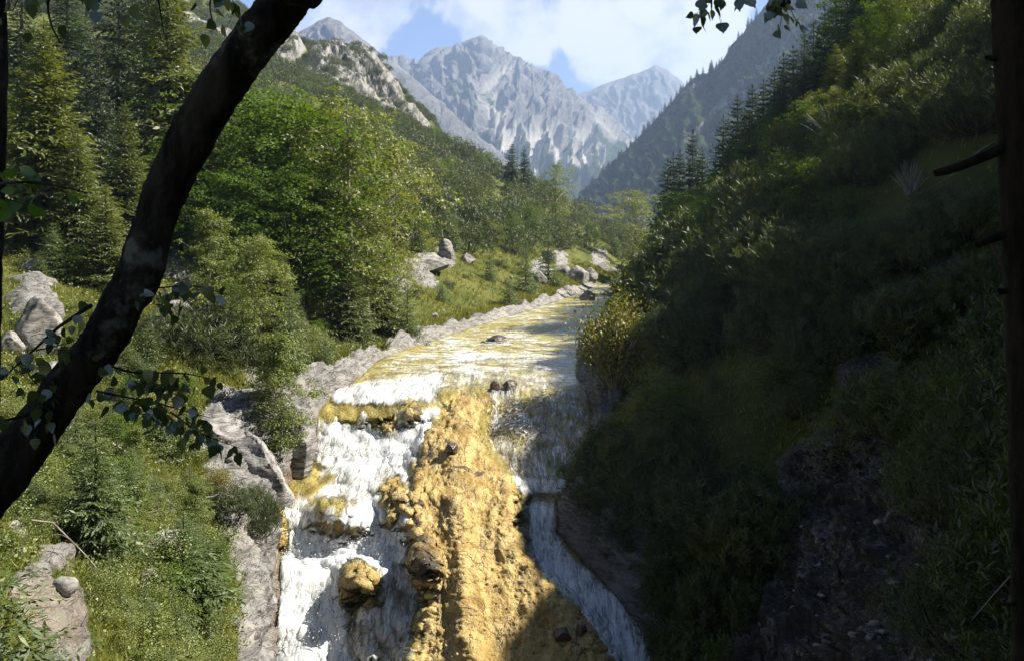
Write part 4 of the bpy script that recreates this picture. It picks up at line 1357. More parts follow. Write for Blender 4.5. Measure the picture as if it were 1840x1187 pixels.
def try_spot(ux, y):
    nd = nodes_at(y)
    j = int(ux); f = ux - j
    return nd[j, 0] * (1 - f) + nd[j + 1, 0] * f


# left hillside above the meadow, out to the skyline
EXCL = [(at_px(1108, 45), 45, 3.0), (at_px(1282, 38.5), 38.5, 1.7), (at_px(1300, 37), 36.5, 1.6), (at_px(1150, 42), 42, 2.0), (at_px(1745, 35), 34, 2.2)]


def blocked(x, y):
    return any((x - a) ** 2 + (y - b) ** 2 < c * c for a, b, c in EXCL)


n_left = 0
while n_left < 820:
    y = math.exp(rr.uniform(math.log(62), math.log(275)))
    ux = rr.uniform(0.9, 4.55 if y > 125 else 4.0)
    x = try_spot(ux, y); z = ground(x, y)
    if not in_frame(x, y, z, 60): continue
    px_ = CX + x / y * F; py_ = HY - z / y * F
    if py_ > 455 - (px_ - 750) * -.02 and px_ > 690: continue
    if px_ < 640 and y < 66: continue
    ro, _ = rock_at(x, y)
    if ro > .5 and rr.random() < .8: continue
    cand.append((x, y, z, rr.uniform(1.5, 2.9) * (1 + (y - 60) / 400), 'L')); n_left += 1
# right slope
n_r = 0
while n_r < 900:
    y = math.exp(rr.uniform(math.log(13), math.log(150)))
    ux = 6.75 + 4.0 * rr.random() ** 1.6
    x = try_spot(min(ux, 10.7), y); z = ground(x, y)
    px_ = CX + x / y * F; py_ = HY - z / y * F
    if not (-100 < py_ < 1300 and px_ < 2050): continue
    ro, u = rock_at(x, y)
    if ro > .3 and rr.random() < .985: continue
    if u < (6.85 if y < 42 else 7.12) and y < 70: continue
    if blocked(x, y): continue
    cand.append((x, y, z, rr.uniform(.6, 1.6) * (1.0 + y / 90) * min(1, .55 + (u - 6.9)), 'R')); n_r += 1
for k in range(200):      # low scrub that hangs over the right edge of the water
    y = rr.uniform(31, 62) if k < 110 else rr.uniform(29.5, 40); x = try_spot(rr.uniform(6.25 if k < 110 else 6.12, 6.95), y)
    if blocked(x, y): continue
    cand.append((x, y, ground(x, y), rr.uniform(.4, .95), 'R'))
# beneath and between the forest on the left
for k in range(150):
    y = rr.uniform(40, 66); x = at_px(rr.uniform(-120, 640), y); z = ground(x, y)
    ro, _ = rock_at(x, y)
    if ro > .4: continue
    cand.append((x, y, z, rr.uniform(.7, 1.5), 'F'))
kinds = {'pine': [], 'shrub': [], 'small': [], 'young': [], 'bare': []}
for c in cand:
    x, y, z, s, zn = c
    q = rr.random()
    if zn == 'L':
        k = 'pine' if q < .66 else 'small' if q < .80 else 'young' if q < .91 else 'shrub' if q < .985 else 'bare'
    elif zn == 'R':
        pxx = CX + x / y * F; pyy = HY - z / y * F
        if pyy < 470 and pxx < 1560:
            k = 'pine' if q < .22 else 'small' if q < .62 else 'young' if q < .84 else 'shrub' if q < .97 else 'bare'
        else:
            k = 'pine' if q < .58 else 'small' if q < .70 else 'young' if q < .82 else 'shrub' if q < .94 else 'bare'
    else:
        k = 'shrub' if q < .6 else 'small' if q < .8 else 'young'
    kinds[k].append(c)
TXT = {'pine': ('dwarf_pine', 'dwarf pine', {'L': 'dwarf mountain pine in the dense scrub that covers the sunny left hillside', 'R': 'dwarf mountain pine in the dense scrub that covers the shaded right slope'}),
       'shrub': ('leafy_shrub', 'shrub', {'L': 'light green leafy shrub among the pine scrub of the sunny left hillside', 'R': 'leafy shrub among the pine scrub of the shaded right slope', 'F': 'leafy shrub growing under the beeches and spruces on the left'}),
       'small': ('small_tree', 'small tree', {'L': 'small bright broadleaf tree standing among the pine scrub of the sunny left hillside', 'R': 'small broadleaf tree standing among the pine scrub of the shaded right slope', 'F': 'small broadleaf tree under the tall trees on the left'}),
       'young': ('young_spruce', 'young spruce', {'L': 'young spruce poking out of the pine scrub on the sunny left hillside', 'R': 'young spruce poking out of the pine scrub on the shaded right slope', 'F': 'young spruce under the tall trees on the left'}),
       'bare': ('bare_shrub', 'bare shrub', {'L': 'grey leafless shrub among the pine scrub of the sunny left hillside', 'R': 'grey leafless shrub among the pine scrub of the shaded right slope'})}


LZ = [((-200, 700), (-500, 230), 'high up behind the beech grove'), ((-200, 700), (230, 2000), 'low down behind the beech grove'),
      ((700, 830), (-500, 320), 'where the hillside meets the foot of the grey crag'), ((700, 830), (320, 400), 'just right of the yellow-green trees'), ((700, 830), (400, 2000), 'just above the long pale slab'),
      ((830, 930), (-500, 345), 'below the two lone skyline spruces, near the skyline'), ((830, 930), (345, 410), 'halfway between the lone spruces and the grassy bank'), ((830, 930), (410, 2000), 'right above the grassy bank'),
      ((930, 1040), (-500, 375), 'on the skyline right of the two lone spruces'), ((930, 1040), (375, 430), 'above the boulders at the river bend'), ((930, 1040), (430, 2000), 'directly behind the boulders at the river bend'),
      ((1040, 2500), (-500, 410), 'near the notch of the valley'), ((1040, 2500), (410, 2000), 'down by the river under the notch')]
RZ = [((-200, 1260), (-500, 470), 'at the river bend under the lone skyline spruce'), ((-200, 1260), (470, 640), 'behind the broad rowan bush'), ((-200, 1260), (640, 2000), 'beside the right-hand slide of water'),
      ((1260, 1400), (-500, 330), 'just under the skyline row of spruces'), ((1260, 1400), (330, 460), 'in the sunlit fringe of the lower slope'), ((1260, 1400), (460, 700), 'above the bright young spruce'), ((1260, 1400), (700, 2000), 'between the water and the dark scree'),
      ((1400, 1560), (-500, 250), 'around the sunlit spruces'), ((1400, 1560), (250, 420), 'below the sunlit spruces'), ((1400, 1560), (420, 640), 'in the darkest middle of the slope'), ((1400, 1560), (640, 2000), 'at the left edge of the dark scree'),
      ((1560, 1700), (-500, 250), 'under the sunlit broadleaf trees'), ((1560, 1700), (250, 450), 'left of the rounded sunlit scrub'), ((1560, 1700), (450, 2000), 'above the dark scree'),
      ((1700, 3000), (-500, 300), 'high up by the dark trunk'), ((1700, 3000), (300, 600), 'beside the middle of the dark trunk'), ((1700, 3000), (600, 2000), 'at the foot of the dark trunk')]
FZ = [((-300, 150), (-500, 480), 'above the white outcrop'), ((-300, 150), (480, 2000), 'beside the white outcrop'), ((150, 330), (-500, 2000), 'behind the leaning trunk'), ((330, 480), (-500, 2000), 'behind the pale birch'), ((480, 900), (-500, 2000), 'at the meadow edge')]


def zone_label(base, x, y, z, zn):
    px_ = CX + x / y * F; py_ = HY - z / y * F
    for (a, b, w) in {'L': LZ, 'R': RZ, 'F': FZ}[zn]:
        if a[0] <= px_ < a[1] and b[0] <= py_ < b[1]:
            head = base.split(' that covers')[0].split(' of the sunny')[0].split(' of the shaded')[0].split(' on the sunny')[0].split(' on the shaded')[0].split(' growing under')[0].split(' under the tall')[0]
            head = head.replace(' in the dense scrub', '').replace(' among the pine scrub', '').replace(' standing', '').replace(' poking out of the pine scrub', '')
            full = head + ', ' + w + (' on the left hillside' if zn == 'L' else ' on the right slope' if zn == 'R' else ' on the left')
            return full if len(full.split()) <= 16 else head + ', ' + w
    return base


def stuff_points(name, pts, src, label):
    """scrub too numerous to be told apart: the same plants stood on a cloud of points"""
    me = bpy.data.meshes.new(name)
    me.from_pydata([(p[0], p[1], p[2]) for p in pts], [], [])
    a = me.attributes.new('spin', 'FLOAT_VECTOR', 'POINT'); b = me.attributes.new('size', 'FLOAT_VECTOR', 'POINT')
    a.data.foreach_set('vector', np.array([(0, 0, RS.uniform(0, 6.28)) for p in pts], dtype=np.float32).ravel())
    b.data.foreach_set('vector', np.array([(p[3], p[3], p[3] * RS.uniform(.7, 1.05)) for p in pts], dtype=np.float32).ravel())
    o = link(name, me)
    ng = bpy.data.node_groups.new(name, 'GeometryNodeTree')
    ng.interface.new_socket('Geometry', in_out='INPUT', socket_type='NodeSocketGeometry')
    ng.interface.new_socket('Geometry', in_out='OUTPUT', socket_type='NodeSocketGeometry')
    gi = ng.nodes.new('NodeGroupInput'); go = ng.nodes.new('NodeGroupOutput')
    ip = ng.nodes.new('GeometryNodeInstanceOnPoints')
    jn = ng.nodes.new('GeometryNodeJoinGeometry')
    for s_ in src:
        oi = ng.nodes.new('GeometryNodeObjectInfo'); oi.inputs['Object'].default_value = s_; oi.transform_space = 'ORIGINAL'
        ng.links.new(oi.outputs['Geometry'], jn.inputs[0])
    ar = ng.nodes.new('GeometryNodeInputNamedAttribute'); ar.data_type = 'FLOAT_VECTOR'; ar.inputs['Name'].default_value = 'spin'
    as_ = ng.nodes.new('GeometryNodeInputNamedAttribute'); as_.data_type = 'FLOAT_VECTOR'; as_.inputs['Name'].default_value = 'size'
    ng.links.new(gi.outputs[0], ip.inputs['Points']); ng.links.new(jn.outputs[0], ip.inputs['Instance'])
    ng.links.new(ar.outputs['Attribute'], ip.inputs['Rotation']); ng.links.new(as_.outputs['Attribute'], ip.inputs['Scale'])
    ng.links.new(ip.outputs[0], go.inputs[0])
    m = o.modifiers.new('scatter', 'NODES'); m.node_group = ng
    tag(o, label, kind='stuff')
    return o


for k, lst in kinds.items():
    lst = sorted(lst, key=lambda c: -(c[3] / c[1]) * (1 if in_frame(c[0], c[1], c[2]) else .01))
    cap = 270 if k == 'pine' else 200
    nm, cat, txt = TXT[k]
    for (x, y, z, s, zn) in lst[:cap]:
        if k == 'pine': key = 'pine%d' % rr.randrange(3) if y > 45 else ('finepine' if y > 24 else 'nearpine')
        elif k == 'shrub': key = 'shrub%d' % rr.randrange(2); s *= .65
        elif k == 'small': key = 'small%d' % rr.randrange(2); s *= 1.5
        elif k == 'young': key = 'young%d' % rr.randrange(2); s *= 1.5
        else: key = 'bare'; s *= .6
        plant(key, nm, x, y, s, rr.uniform(0, 6.28), zone_label(txt[zn], x, y, z, zn), cat, txt[zn].split(' in ')[0] + (' on the left' if zn != 'R' else ' on the right'), sx=rr.uniform(.95, 1.35) if k in ('pine', 'shrub') else 1, sink=.1)
    rest = lst[cap:]
    if rest:
        key = {'pine': 'pine1', 'shrub': 'shrub0', 'small': 'small1', 'young': 'young0', 'bare': 'bare'}[k]
        f = {'pine': 1.1, 'shrub': .65, 'small': 1.5, 'young': 1.5, 'bare': .6}[k]
        stuff_points({'pine': 'pine_scrub', 'shrub': 'shrub_cover', 'small': 'small_tree_cover', 'young': 'young_spruce_cover', 'bare': 'bare_scrub'}[k], [(p[0], p[1], p[2], p[3] * f) for p in rest], [c_ for c_ in ROOT[key].children if c_.name.startswith(('trunk', 'crown'))], 'more of the scrub and small trees that cover both valley sides')

# far hillside below the crag: scrub that reads as one cover
pts = []
while len(pts) < 3600:
    y = rr.uniform(230, 400); ux = rr.uniform(.4, 4.6); x = try_spot(ux, y); z = ground(x, y)
    if not in_frame(x, y, z, 30): continue
    ro, _ = rock_at(x, y)
    px_ = CX + x / y * F
    if px_ > 1000: continue
    if ro > .3 and rr.random() < .9: continue
    pts.append((x, y, z, rr.uniform(1.6, 3.6) * (1.0 if y < 350 else .8)))
stuff_points('far_pine_scrub', pts, [c_ for c_ in ROOT['pine0'].children if c_.name.startswith(('trunk', 'crown'))], 'even pine scrub covering the far hillside below the grey crag')

# some trees on the far wooded mountain
fm = (ROOT['farspruce'])
px0 = np.array([c[0] for c in ERIGHT]); py0 = np.array([c[1] for c in ERIGHT])
pts = []
while len(pts) < 1500:
    t = rr.random() ** 1.5; px_ = rr.uniform(1060, 1560)
    c0 = np.interp(px_, px0, py0); py_ = c0 + (505 - c0) * t
    Y_ = 1150 + (620 - 1150) * t ** .9
    if rr.random() < .55: t = 0
    x, yy, z = unproj(px_, py_, Y_)
    pts.append((float(x), float(yy) - 8, float(z) - 2, rr.uniform(8, 17)))
stuff_points('far_forest', pts, [c_ for c_ in fm.children if c_.name.startswith(('trunk', 'crown'))], 'distant spruce forest on the steep shaded mountain to the right')
print('scrub placed', {k: len(v) for k, v in kinds.items()})

# hand-placed scrub
for a in (('finepine', 'dwarf_pine', 345, 42, 1.7, 'large spreading dark pine scrub right of the leaning trunk, over pale scree', 'dwarf pine', 1.35),
          ('finepine', 'dwarf_pine', 405, 42.5, 1.25, 'lower dark pine scrub with brown stems beside the large spreading one', 'dwarf pine', 1.3),
          ('finepine', 'dwarf_pine', 462, 33.6, 1.15, 'small upright pine on the ledge right beside the lower fall', 'dwarf pine', .75),
          ('finepine', 'dwarf_pine', 425, 33.0, .7, 'low dark pine shrub hanging from the ledge left of the upright one', 'dwarf pine', 1.5),
          ('finepine', 'dwarf_pine', 1745, 35, 1.5, 'rounded pine scrub catching the sun next to the dark trunk on the right', 'dwarf pine', 1.3),
          ('finepine', 'dwarf_pine', 1240, 43, 1.5, 'tall upright pine scrub right of the broad rowan bush', 'dwarf pine', .6),
          ('finepine', 'dwarf_pine', 1205, 42, 1.15, 'pine scrub between the broad rowan bush and the dark bank', 'dwarf pine', .6),
          ('finepine', 'dwarf_pine', 1180, 39.5, .95, 'half lit pine scrub below the broad rowan bush', 'dwarf pine', .8),
          ('finepine', 'dwarf_pine', 1085, 37.0, .6, 'low dark pine scrub on the bank at the foot of the right-hand slide of water', 'dwarf pine', 1.7),
          ('bare', 'bare_shrub', 1505, 52, 2.4, 'grey leafless round shrub below the sunlit spruces on the right slope', 'bare shrub', 1.0),
          ('bare', 'bare_shrub', 1720, 30, 1.2, 'grey leafless shrub on the dark scree left of the dark trunk', 'bare shrub', 1.2),
          ('shrub0', 'leafy_shrub', 1085, 106, 1.1, 'grey-green shrub growing on the rock islet at the river bend', 'shrub', 1.6),
          ('shrub1', 'leafy_shrub', 1065, 107, 1.5, 'taller grey-green shrub on the left end of the rock islet', 'shrub', .9)):
    plant(a[0], a[1], at_px(a[2], a[3]), a[3], a[4], RS.uniform(0, 6), a[5], a[6], None, sx=a[7], sink=.05)
for k in range(270):
    y = rr.uniform(18, 42); px_ = rr.uniform(0, 420); x = at_px(px_, y)
    ro, u = rock_at(x, y)
    if ro > .45: continue
    key, nm, cat = rr.choice([('shrub0', 'leafy_shrub', 'shrub'), ('shrub1', 'leafy_shrub', 'shrub'), ('young1', 'young_spruce', 'young spruce'), ('small0', 'small_tree', 'small tree')])
    lab = {'shrub': 'low leafy shrub on the grassy left bank below the leaning trunk', 'young spruce': 'knee-high spruce on the grassy left bank below the leaning trunk', 'small tree': 'thin sapling on the grassy left bank below the leaning trunk'}[cat]
    pyz = HY - ground(x, y) / y * F
    where = ('above the foot of the leaning trunk' if px_ < 160 and pyz < 760 else 'near the bare-trunked small spruce' if px_ < 230 and pyz < 1000 else 'in the lower left corner' if px_ < 230
             else 'under the hanging birch leaves' if pyz < 820 else 'between the bare-trunked spruce and the limestone slab' if pyz < 980 else 'at the foot of the bushy young spruce')
    lab = {'shrub': 'low leafy shrub', 'young spruce': 'knee-high spruce', 'small tree': 'thin sapling'}[cat] + ' on the grassy left bank, ' + where
    plant(key, nm, x, y, rr.uniform(.35, .85) * (1.4 if cat != 'shrub' else 1), rr.uniform(0, 6), lab, cat, cat + 's on the near left bank', sx=1.2, sink=.05)
for k in range(34):
    y = rr.uniform(22.5, 40); px_ = rr.uniform(110, 400); x = at_px(px_, y)
    ro, u = rock_at(x, y)
    if ro > .45: continue
    key, nm, cat, lab, s_ = rr.choice([('small1', 'small_tree', 'small tree', 'waist-high leafy sapling in the thicket under the hanging birch leaves', 1.0), ('young0', 'young_spruce', 'young spruce', 'slim young spruce in the thicket under the hanging birch leaves', 1.15),
                                      ('young1', 'young_spruce', 'young spruce', 'broad young spruce in the thicket under the hanging birch leaves', .95), ('birch1', 'birch_tree', 'birch', 'small birch in the thicket under the hanging birch leaves', 1.3), ('shrub1', 'leafy_shrub', 'shrub', 'rounded shrub in the thicket under the hanging birch leaves', .75)])
    plant(key, nm, x, y, rr.uniform(.9, 1.9) * s_, rr.uniform(0, 6), lab, cat, cat + 's in the thicket on the left bank', sx=1.1, sink=.05)
for k in range(70):
    y = math.exp(rr.uniform(math.log(46), math.log(125))); nd = nodes_at(y); x = nd[4, 0] + (nd[3, 0] - nd[4, 0]) * rr.random() ** 1.3
    ro, u = rock_at(x, y)
    if ro > .5: continue
    key, nm, cat = rr.choice([('shrub0', 'leafy_shrub', 'shrub'), ('shrub1', 'leafy_shrub', 'shrub'), ('young1', 'young_spruce', 'young spruce'), ('pine0', 'dwarf_pine', 'dwarf pine')])
    lab = {'shrub': 'low green shrub dotted over the sunny grassy bank by the river', 'young spruce': 'tiny spruce dotted over the sunny grassy bank by the river', 'dwarf pine': 'low pine shrub dotted over the sunny grassy bank by the river'}[cat]
    plant(key, nm, x, y, rr.uniform(.3, .9), rr.uniform(0, 6), lab, cat, cat + 's on the meadow by the river', sx=1.2, sink=.05)

# ------------------------------------------------------------------ grass and herbs
def ground_cover(name, n, umin, umax, ymin, ymax, blades, length, width, mat, label, flat=False, seed=3, rockmax=.35):
    r = np.random.RandomState(seed)
    rows = np.where((ys > ymin) & (ys < ymax))[0]; cols = np.where((UU > umin) & (UU < umax))[0]
    i = r.choice(rows, n); j = r.choice(cols, n)
    k = r.uniform(0, 1, n)[:, None]; k2 = r.uniform(0, 1, n)[:, None]
    i2 = np.minimum(i + 1, NR - 1); j2 = np.minimum(j + 1, NC - 1)
    p = P[i, j] * (1 - k) * (1 - k2) + P[i2, j] * k * (1 - k2) + P[i, j2] * (1 - k) * k2 + P[i2, j2] * k * k2
    px_ = CX + p[:, 0] / p[:, 1] * F; py_ = HY - p[:, 2] / p[:, 1] * F
    ok = (px_ > -60) & (px_ < 1900) & (py_ > -20) & (py_ < 1260) & (rock[i, j] + r.normal(0, .12, n) < rockmax)
    p = p[ok]; m = len(p)
    patch_ = 0.75 + 0.5 * fbm(p * .5, 2)
    C, A, W = [], [], []
    for b in range(blades):
        s = (length * r.uniform(.5, 1.3, m) * (0.75 + p[:, 1] / 90) * patch_)[:, None]
        base = p + r.normal(0, .10, (m, 3)) * [1, 1, .1]
        if flat:
            d = unit(r.normal(0, 1, (m, 3)) + [0, 0, .35]); base = base + [0, 0, 1] * (r.uniform(0, .25, (m, 1)))
        else:
            d = unit(r.normal(0, .42, (m, 3)) + [0.25, -.1, 1])
        C.append(base); A.append(d * s)
        W.append(unit(np.cross(d, r.normal(0, 1, (m, 3)))) * (width * (0.7 + p[:, 1:2] / 55)))
    V, Fc = quads(diamonds(np.concatenate(C), np.concatenate(A), np.concatenate(W), .35))
    o = link(name, mesh_np(name, V, Fc, mats=[mat]))
    return tag(o, label, kind='stuff')


ground_cover('grass', 26000, 1.5, 4.8, 10, 48, 4, .34, .011, M_GRS, 'long grass on the near left bank')
ground_cover('meadow_grass', 15000, 2.8, 4.95, 44, 150, 4, .30, .013, M_GRS, 'short sunny meadow grass along the river', seed=4)
ground_cover('herbs', 14000, 1.5, 4.7, 10, 60, 3, .13, .032, M_SHR, 'leafy herbs mixed into the grass of the left bank', True, seed=5, rockmax=.5)
ground_cover('shade_grass', 14000, 6.7, 10.4, 8, 110, 3, .34, .014, M_GRS, 'grass on the shaded right slope', seed=6, rockmax=.45)

# ------------------------------------------------------------------ boulders, stones and dead wood
M_ROCK, nt = new_mat('grey_limestone')
tcn = nt.nodes.new('ShaderNodeTexCoord')
gp = geo_pos(nt)
n_a = noise(nt, scaled(nt, gp, (1.2, 1.2, 3.0)), 1.6, 7, .7, .6)
n_b = noise(nt, gp, 9, 5, .7)
rc = mixcol(nt, maprange(nt, n_a, .35, .62), (.07, .067, .063), (.29, .275, .26))
rc = mixcol(nt, maprange(nt, n_b, .44, .32), rc, (.06, .065, .05))
out_surface(nt, principled(nt, rc, .85, .2, bump(nt, n_a, .8, .06)))
M_WET, nt = new_mat('wet_dark_rock')
n_a = noise(nt, geo_pos(nt), 6, 6, .7)
rc = mixcol(nt, maprange(nt, n_a, .35, .65), (.018, .014, .011), (.10, .07, .045))
out_surface(nt, principled(nt, rc, .3, .5, bump(nt, n_a, .8, .05)))


def ico(sub=3):
    import bmesh
    bm = bmesh.new(); bmesh.ops.create_icosphere(bm, subdivisions=sub, radius=1)
    V = np.array([v.co[:] for v in bm.verts]); Fc = np.array([[v.index for v in f.verts] for f in bm.faces]); bm.free()
    return V, Fc


ICO = ico(4); ICO2 = ico(2)


def rock_shape(seed, sub=ICO, cuts=16, amp=.10):
    V, Fc = sub; V = V.copy(); r = np.random.RandomState(seed)
    for k in range(cuts):
        n = unit(r.normal(0, 1, 3)); d = r.uniform(.55, .88)
        over = V @ n - d
        V -= np.where(over > 0, over, 0)[:, None] * n
    V += unit(V) * (amp * fbm(V * 1.8 + seed, 5, .6, ridged=True))[:, None]
    return V, Fc


ROCKS = [mesh_np('boulder_shape', *rock_shape(70 + i), mats=[M_ROCK]) for i in range(4)]
WETS = [mesh_np('wet_boulder_shape', *rock_shape(80 + i), mats=[M_WET]) for i in range(2)]
PEB = [mesh_np('stone_shape', *rock_shape(90 + i, ICO2, 10, .06), mats=[M_ROCK]) for i in range(4)]


def boulder(px_, py_, y, w, h, label, wet=False, onriver=False, k=0, name='boulder', dep=.9, group=None):
    x, yy, z = [float(v) for v in unproj(px_, py_, y)]
    sx = w / 2 / F * y * 1.15; sz = h / 2 / F * y * 1.2
    o = link(name, (WETS if wet else ROCKS)[k % (2 if wet else 4)])
    if onriver:
        p = river_point(px_, py_ + h * .3); x, yy, z = p.x, p.y, p.z + sz * .25
    else:
        z = ground(x, yy) + sz * .35
    o.location = (x, yy, z); o.scale = (sx, sx * dep, sz); o.rotation_euler = (RS.uniform(-.2, .2), RS.uniform(-.2, .2), RS.uniform(0, 6))
    tag(o, label, 'boulder', group)
    return o


for a in ((66, 522, 37, 78, 120, 'steep white limestone outcrop at the left edge, in the grass under the tall yellow-green spruce'),
          (98, 575, 35, 60, 50, 'lower lump of white limestone at the right foot of the steep outcrop'),
          (22, 560, 36, 40, 46, 'white rock cut by the left edge, beside the steep outcrop'),
          (322, 488, 46, 62, 36, 'pale rocky scar immediately right of the leaning trunk'),
          (268, 1000, 24, 52, 38, 'jagged grey outcrop in the grass left of the bushy young spruce'),
          (215, 965, 25, 40, 24, 'smaller grey outcrop uphill from the jagged one'),
          (152, 870, 27, 34, 30, 'grey outcrop behind the bare-trunked small spruce'),
          (1036, 496, 124, 44, 38, 'large rounded grey boulder on the left bank at the river bend'),
          (1008, 478, 126, 34, 24, 'grey boulder half hidden by scrub to the left of the large rounded one'),
          (1062, 488, 127, 26, 30, 'reddish-grey angular boulder tight against the right of the large rounded one'),
          (840, 472, 100, 28, 24, 'white-topped boulder on the grassy bank above the long pale slab'),
          (970, 492, 108, 26, 26, 'pale boulder among small shrubs, left of the river bend'),
          (780, 498, 88, 60, 24, 'long pale limestone slab lying in the grassy bank'),
          (803, 470, 95, 26, 44, 'upright leaning limestone slab above the long pale slab'),
          (985, 455, 132, 26, 34, 'leaning grey slab uphill from the pale boulder'),
          (1100, 470, 150, 34, 16, 'flat white boulder near the notch of the valley'),
          (1082, 478, 148, 26, 20, 'grey slanting boulder beside the flat white one near the notch'),
          (780, 574, 74, 14, 12, 'small grey stone in the grass above the red patch of the bank'),
          (1056, 534, 104, 28, 22, 'dark-sided block at the left end of the rock islet'),
          (1098, 528, 106, 52, 14, 'low flat grey rock of the islet at the river bend'),
          (1130, 520, 112, 30, 14, 'low grey rock at the far end of the islet at the river bend')):
    boulder(*a, k=int(a[0]) % 4, onriver=a[0] in (1056, 1098, 1130))
for a in ((892, 614, 64, 34, 15, 'dark wet boulder in mid-stream above the falls, the larger of two'),
          (869, 617, 64, 18, 9, 'small dark wet boulder touching the larger one in mid-stream'),
          (917, 691, 46, 32, 24, 'brown wet boulder with a branch over it at the top of the ochre ridge'),
          (889, 695, 46, 26, 26, 'dark round wet boulder left of the brown one, at the top of the ochre ridge'),
          (768, 622, 62, 10, 6, 'tiny dark stone in the water near the left bank'),
          (812, 812, 40, 26, 18, 'dark knobbly rock on the crest of the ochre ridge'),
          (1010, 1140, 33, 34, 22, 'black wet rock in the shadow between the ridge and the lower right rapid'),
          (1045, 1130, 33, 24, 22, 'second black wet rock in the shadow, closer to the lower right rapid')):
    boulder(*a, wet=True, onriver=True, k=int(a[0]) % 2)
# tilted limestone slabs that line the left bank beside the falls
SLABM, nt = new_mat('bedded_limestone')
mp2 = nt.nodes.new('ShaderNodeMapping'); nt.links.new(geo_pos(nt), mp2.inputs[0]); mp2.inputs['Rotation'].default_value = (0.2, 0.85, 0.2); mp2.inputs['Scale'].default_value = (.7, .7, 4.2)
n_a = noise(nt, mp2.outputs[0], 1.4, 9, .72, .7); n_b = noise(nt, geo_pos(nt), 5, 6, .7); n_c = noise(nt, geo_pos(nt), .9, 4, .6)
rc = mixcol(nt, maprange(nt, n_a, .36, .60), (.055, .053, .052), (.30, .29, .285))
rc = mixcol(nt, maprange(nt, n_c, .50, .66), rc, (.36, .345, .33))
rc = mixcol(nt, maprange(nt, n_b, .42, .30), rc, (.05, .05, .035))
rc = mixcol(nt, maprange(nt, n_b, .64, .72), rc, (.16, .105, .05))
out_surface(nt, principled(nt, rc, .8, .2, bump(nt, n_a, 1.0, .14)))
ICO5 = ico(5)


def slab_shape(seed):
    V, Fc = rock_shape(seed, ICO5, 22, 0)
    V = V * np.array([1, .55, 1.0])
    q_ = V @ np.array([[.85, 0, .5], [0, 1, 0], [-.5, 0, .85]])
    n_ = fbm(np.stack([q_[:, 0] * .9, q_[:, 1] * 1.2, q_[:, 2] * 5.5], -1) + seed, 5, .6, ridged=True) + .8 * fbm(V * 1.6 + seed, 3)
    return V + unit(V) * (.085 * n_)[:, None], Fc


SLABS = [mesh_np('slab_shape', *slab_shape(120 + i), mats=[SLABM]) for i in range(4)]
for k, (px_, py_, y, w, h, dz, tl, lab) in enumerate((
        (452, 868, 36.6, 150, 210, 0, -.55, 'large smooth light grey limestone slab sloping down to the water left of the falls'),
        (527, 800, 39.6, 104, 170, 0, -.35, 'dark grey limestone slab right beside the pool of the upper fall'),
        (395, 800, 36.4, 120, 110, 0, -.6, 'pale upper end of the sloping limestone slabs, under the grey log'),
        (425, 985, 33.8, 110, 110, 0, -.4, 'grey limestone block beneath the large smooth slab'),
        (452, 1062, 32.6, 92, 120, 0, -.1, 'ochre-stained rock pillar left of the lowest fall'),
        (372, 1135, 30.6, 110, 130, 0, -.5, 'grey slab in the lower left, above the bottom edge of the view'))):
    x, yy, z = [float(v_) for v_ in unproj(px_, py_, y)]
    o = link('limestone_slab', SLABS[k % 4])
    sc = w / 2 / F * y * 1.15
    o.location = (x - .15 * sc, yy + .35, z); o.scale = (sc, sc * 1.5, h / 2 / F * y * 1.15)
    o.rotation_euler = (.15, tl * .35, (.1, -.2, .25, 0)[k % 4])
    tag(o, lab, 'rock slab')
# loose stones
for k in range(210):
    if k < 155:
        y = math.exp(rr.uniform(math.log(18), math.log(46))); x = at_px(rr.uniform(1330, 1800), y)
        lab = 'pale loose stone lying on the dark scree of the right slope'; g_ = 'stones on the dark scree'; s = rr.uniform(.05, .13) * (2.2 if rr.random() < .12 else 1)
    elif k < 185:
        y = rr.uniform(16, 40); x = at_px(rr.uniform(0, 430), y); lab = 'pale limestone lump in the grass of the near left bank'; g_ = 'stones on the near left bank'; s = rr.uniform(.10, .30)
    else:
        y = rr.uniform(50, 120); nd = nodes_at(y); x = nd[4, 0] + (nd[3, 0] - nd[4, 0]) * rr.random(); lab = 'pale stone in the grass of the sunny bank by the river'; g_ = 'stones on the sunny bank'; s = rr.uniform(.10, .32)
    ro, u = rock_at(x, y)
    if k < 155 and ro < .3: continue
    o = link('stone', PEB[k % 4]); o.location = (x, y, ground(x, y) + s * .2); o.scale = (s, s * .8, s * .6); o.rotation_euler = (rr.uniform(-.5, .5), rr.uniform(-.5, .5), rr.uniform(0, 6))
    tag(o, lab, 'stone', g_)

M_DEAD = bark_mat('weathered_dead_wood', (.12, .10, .08), (.30, .27, .23))


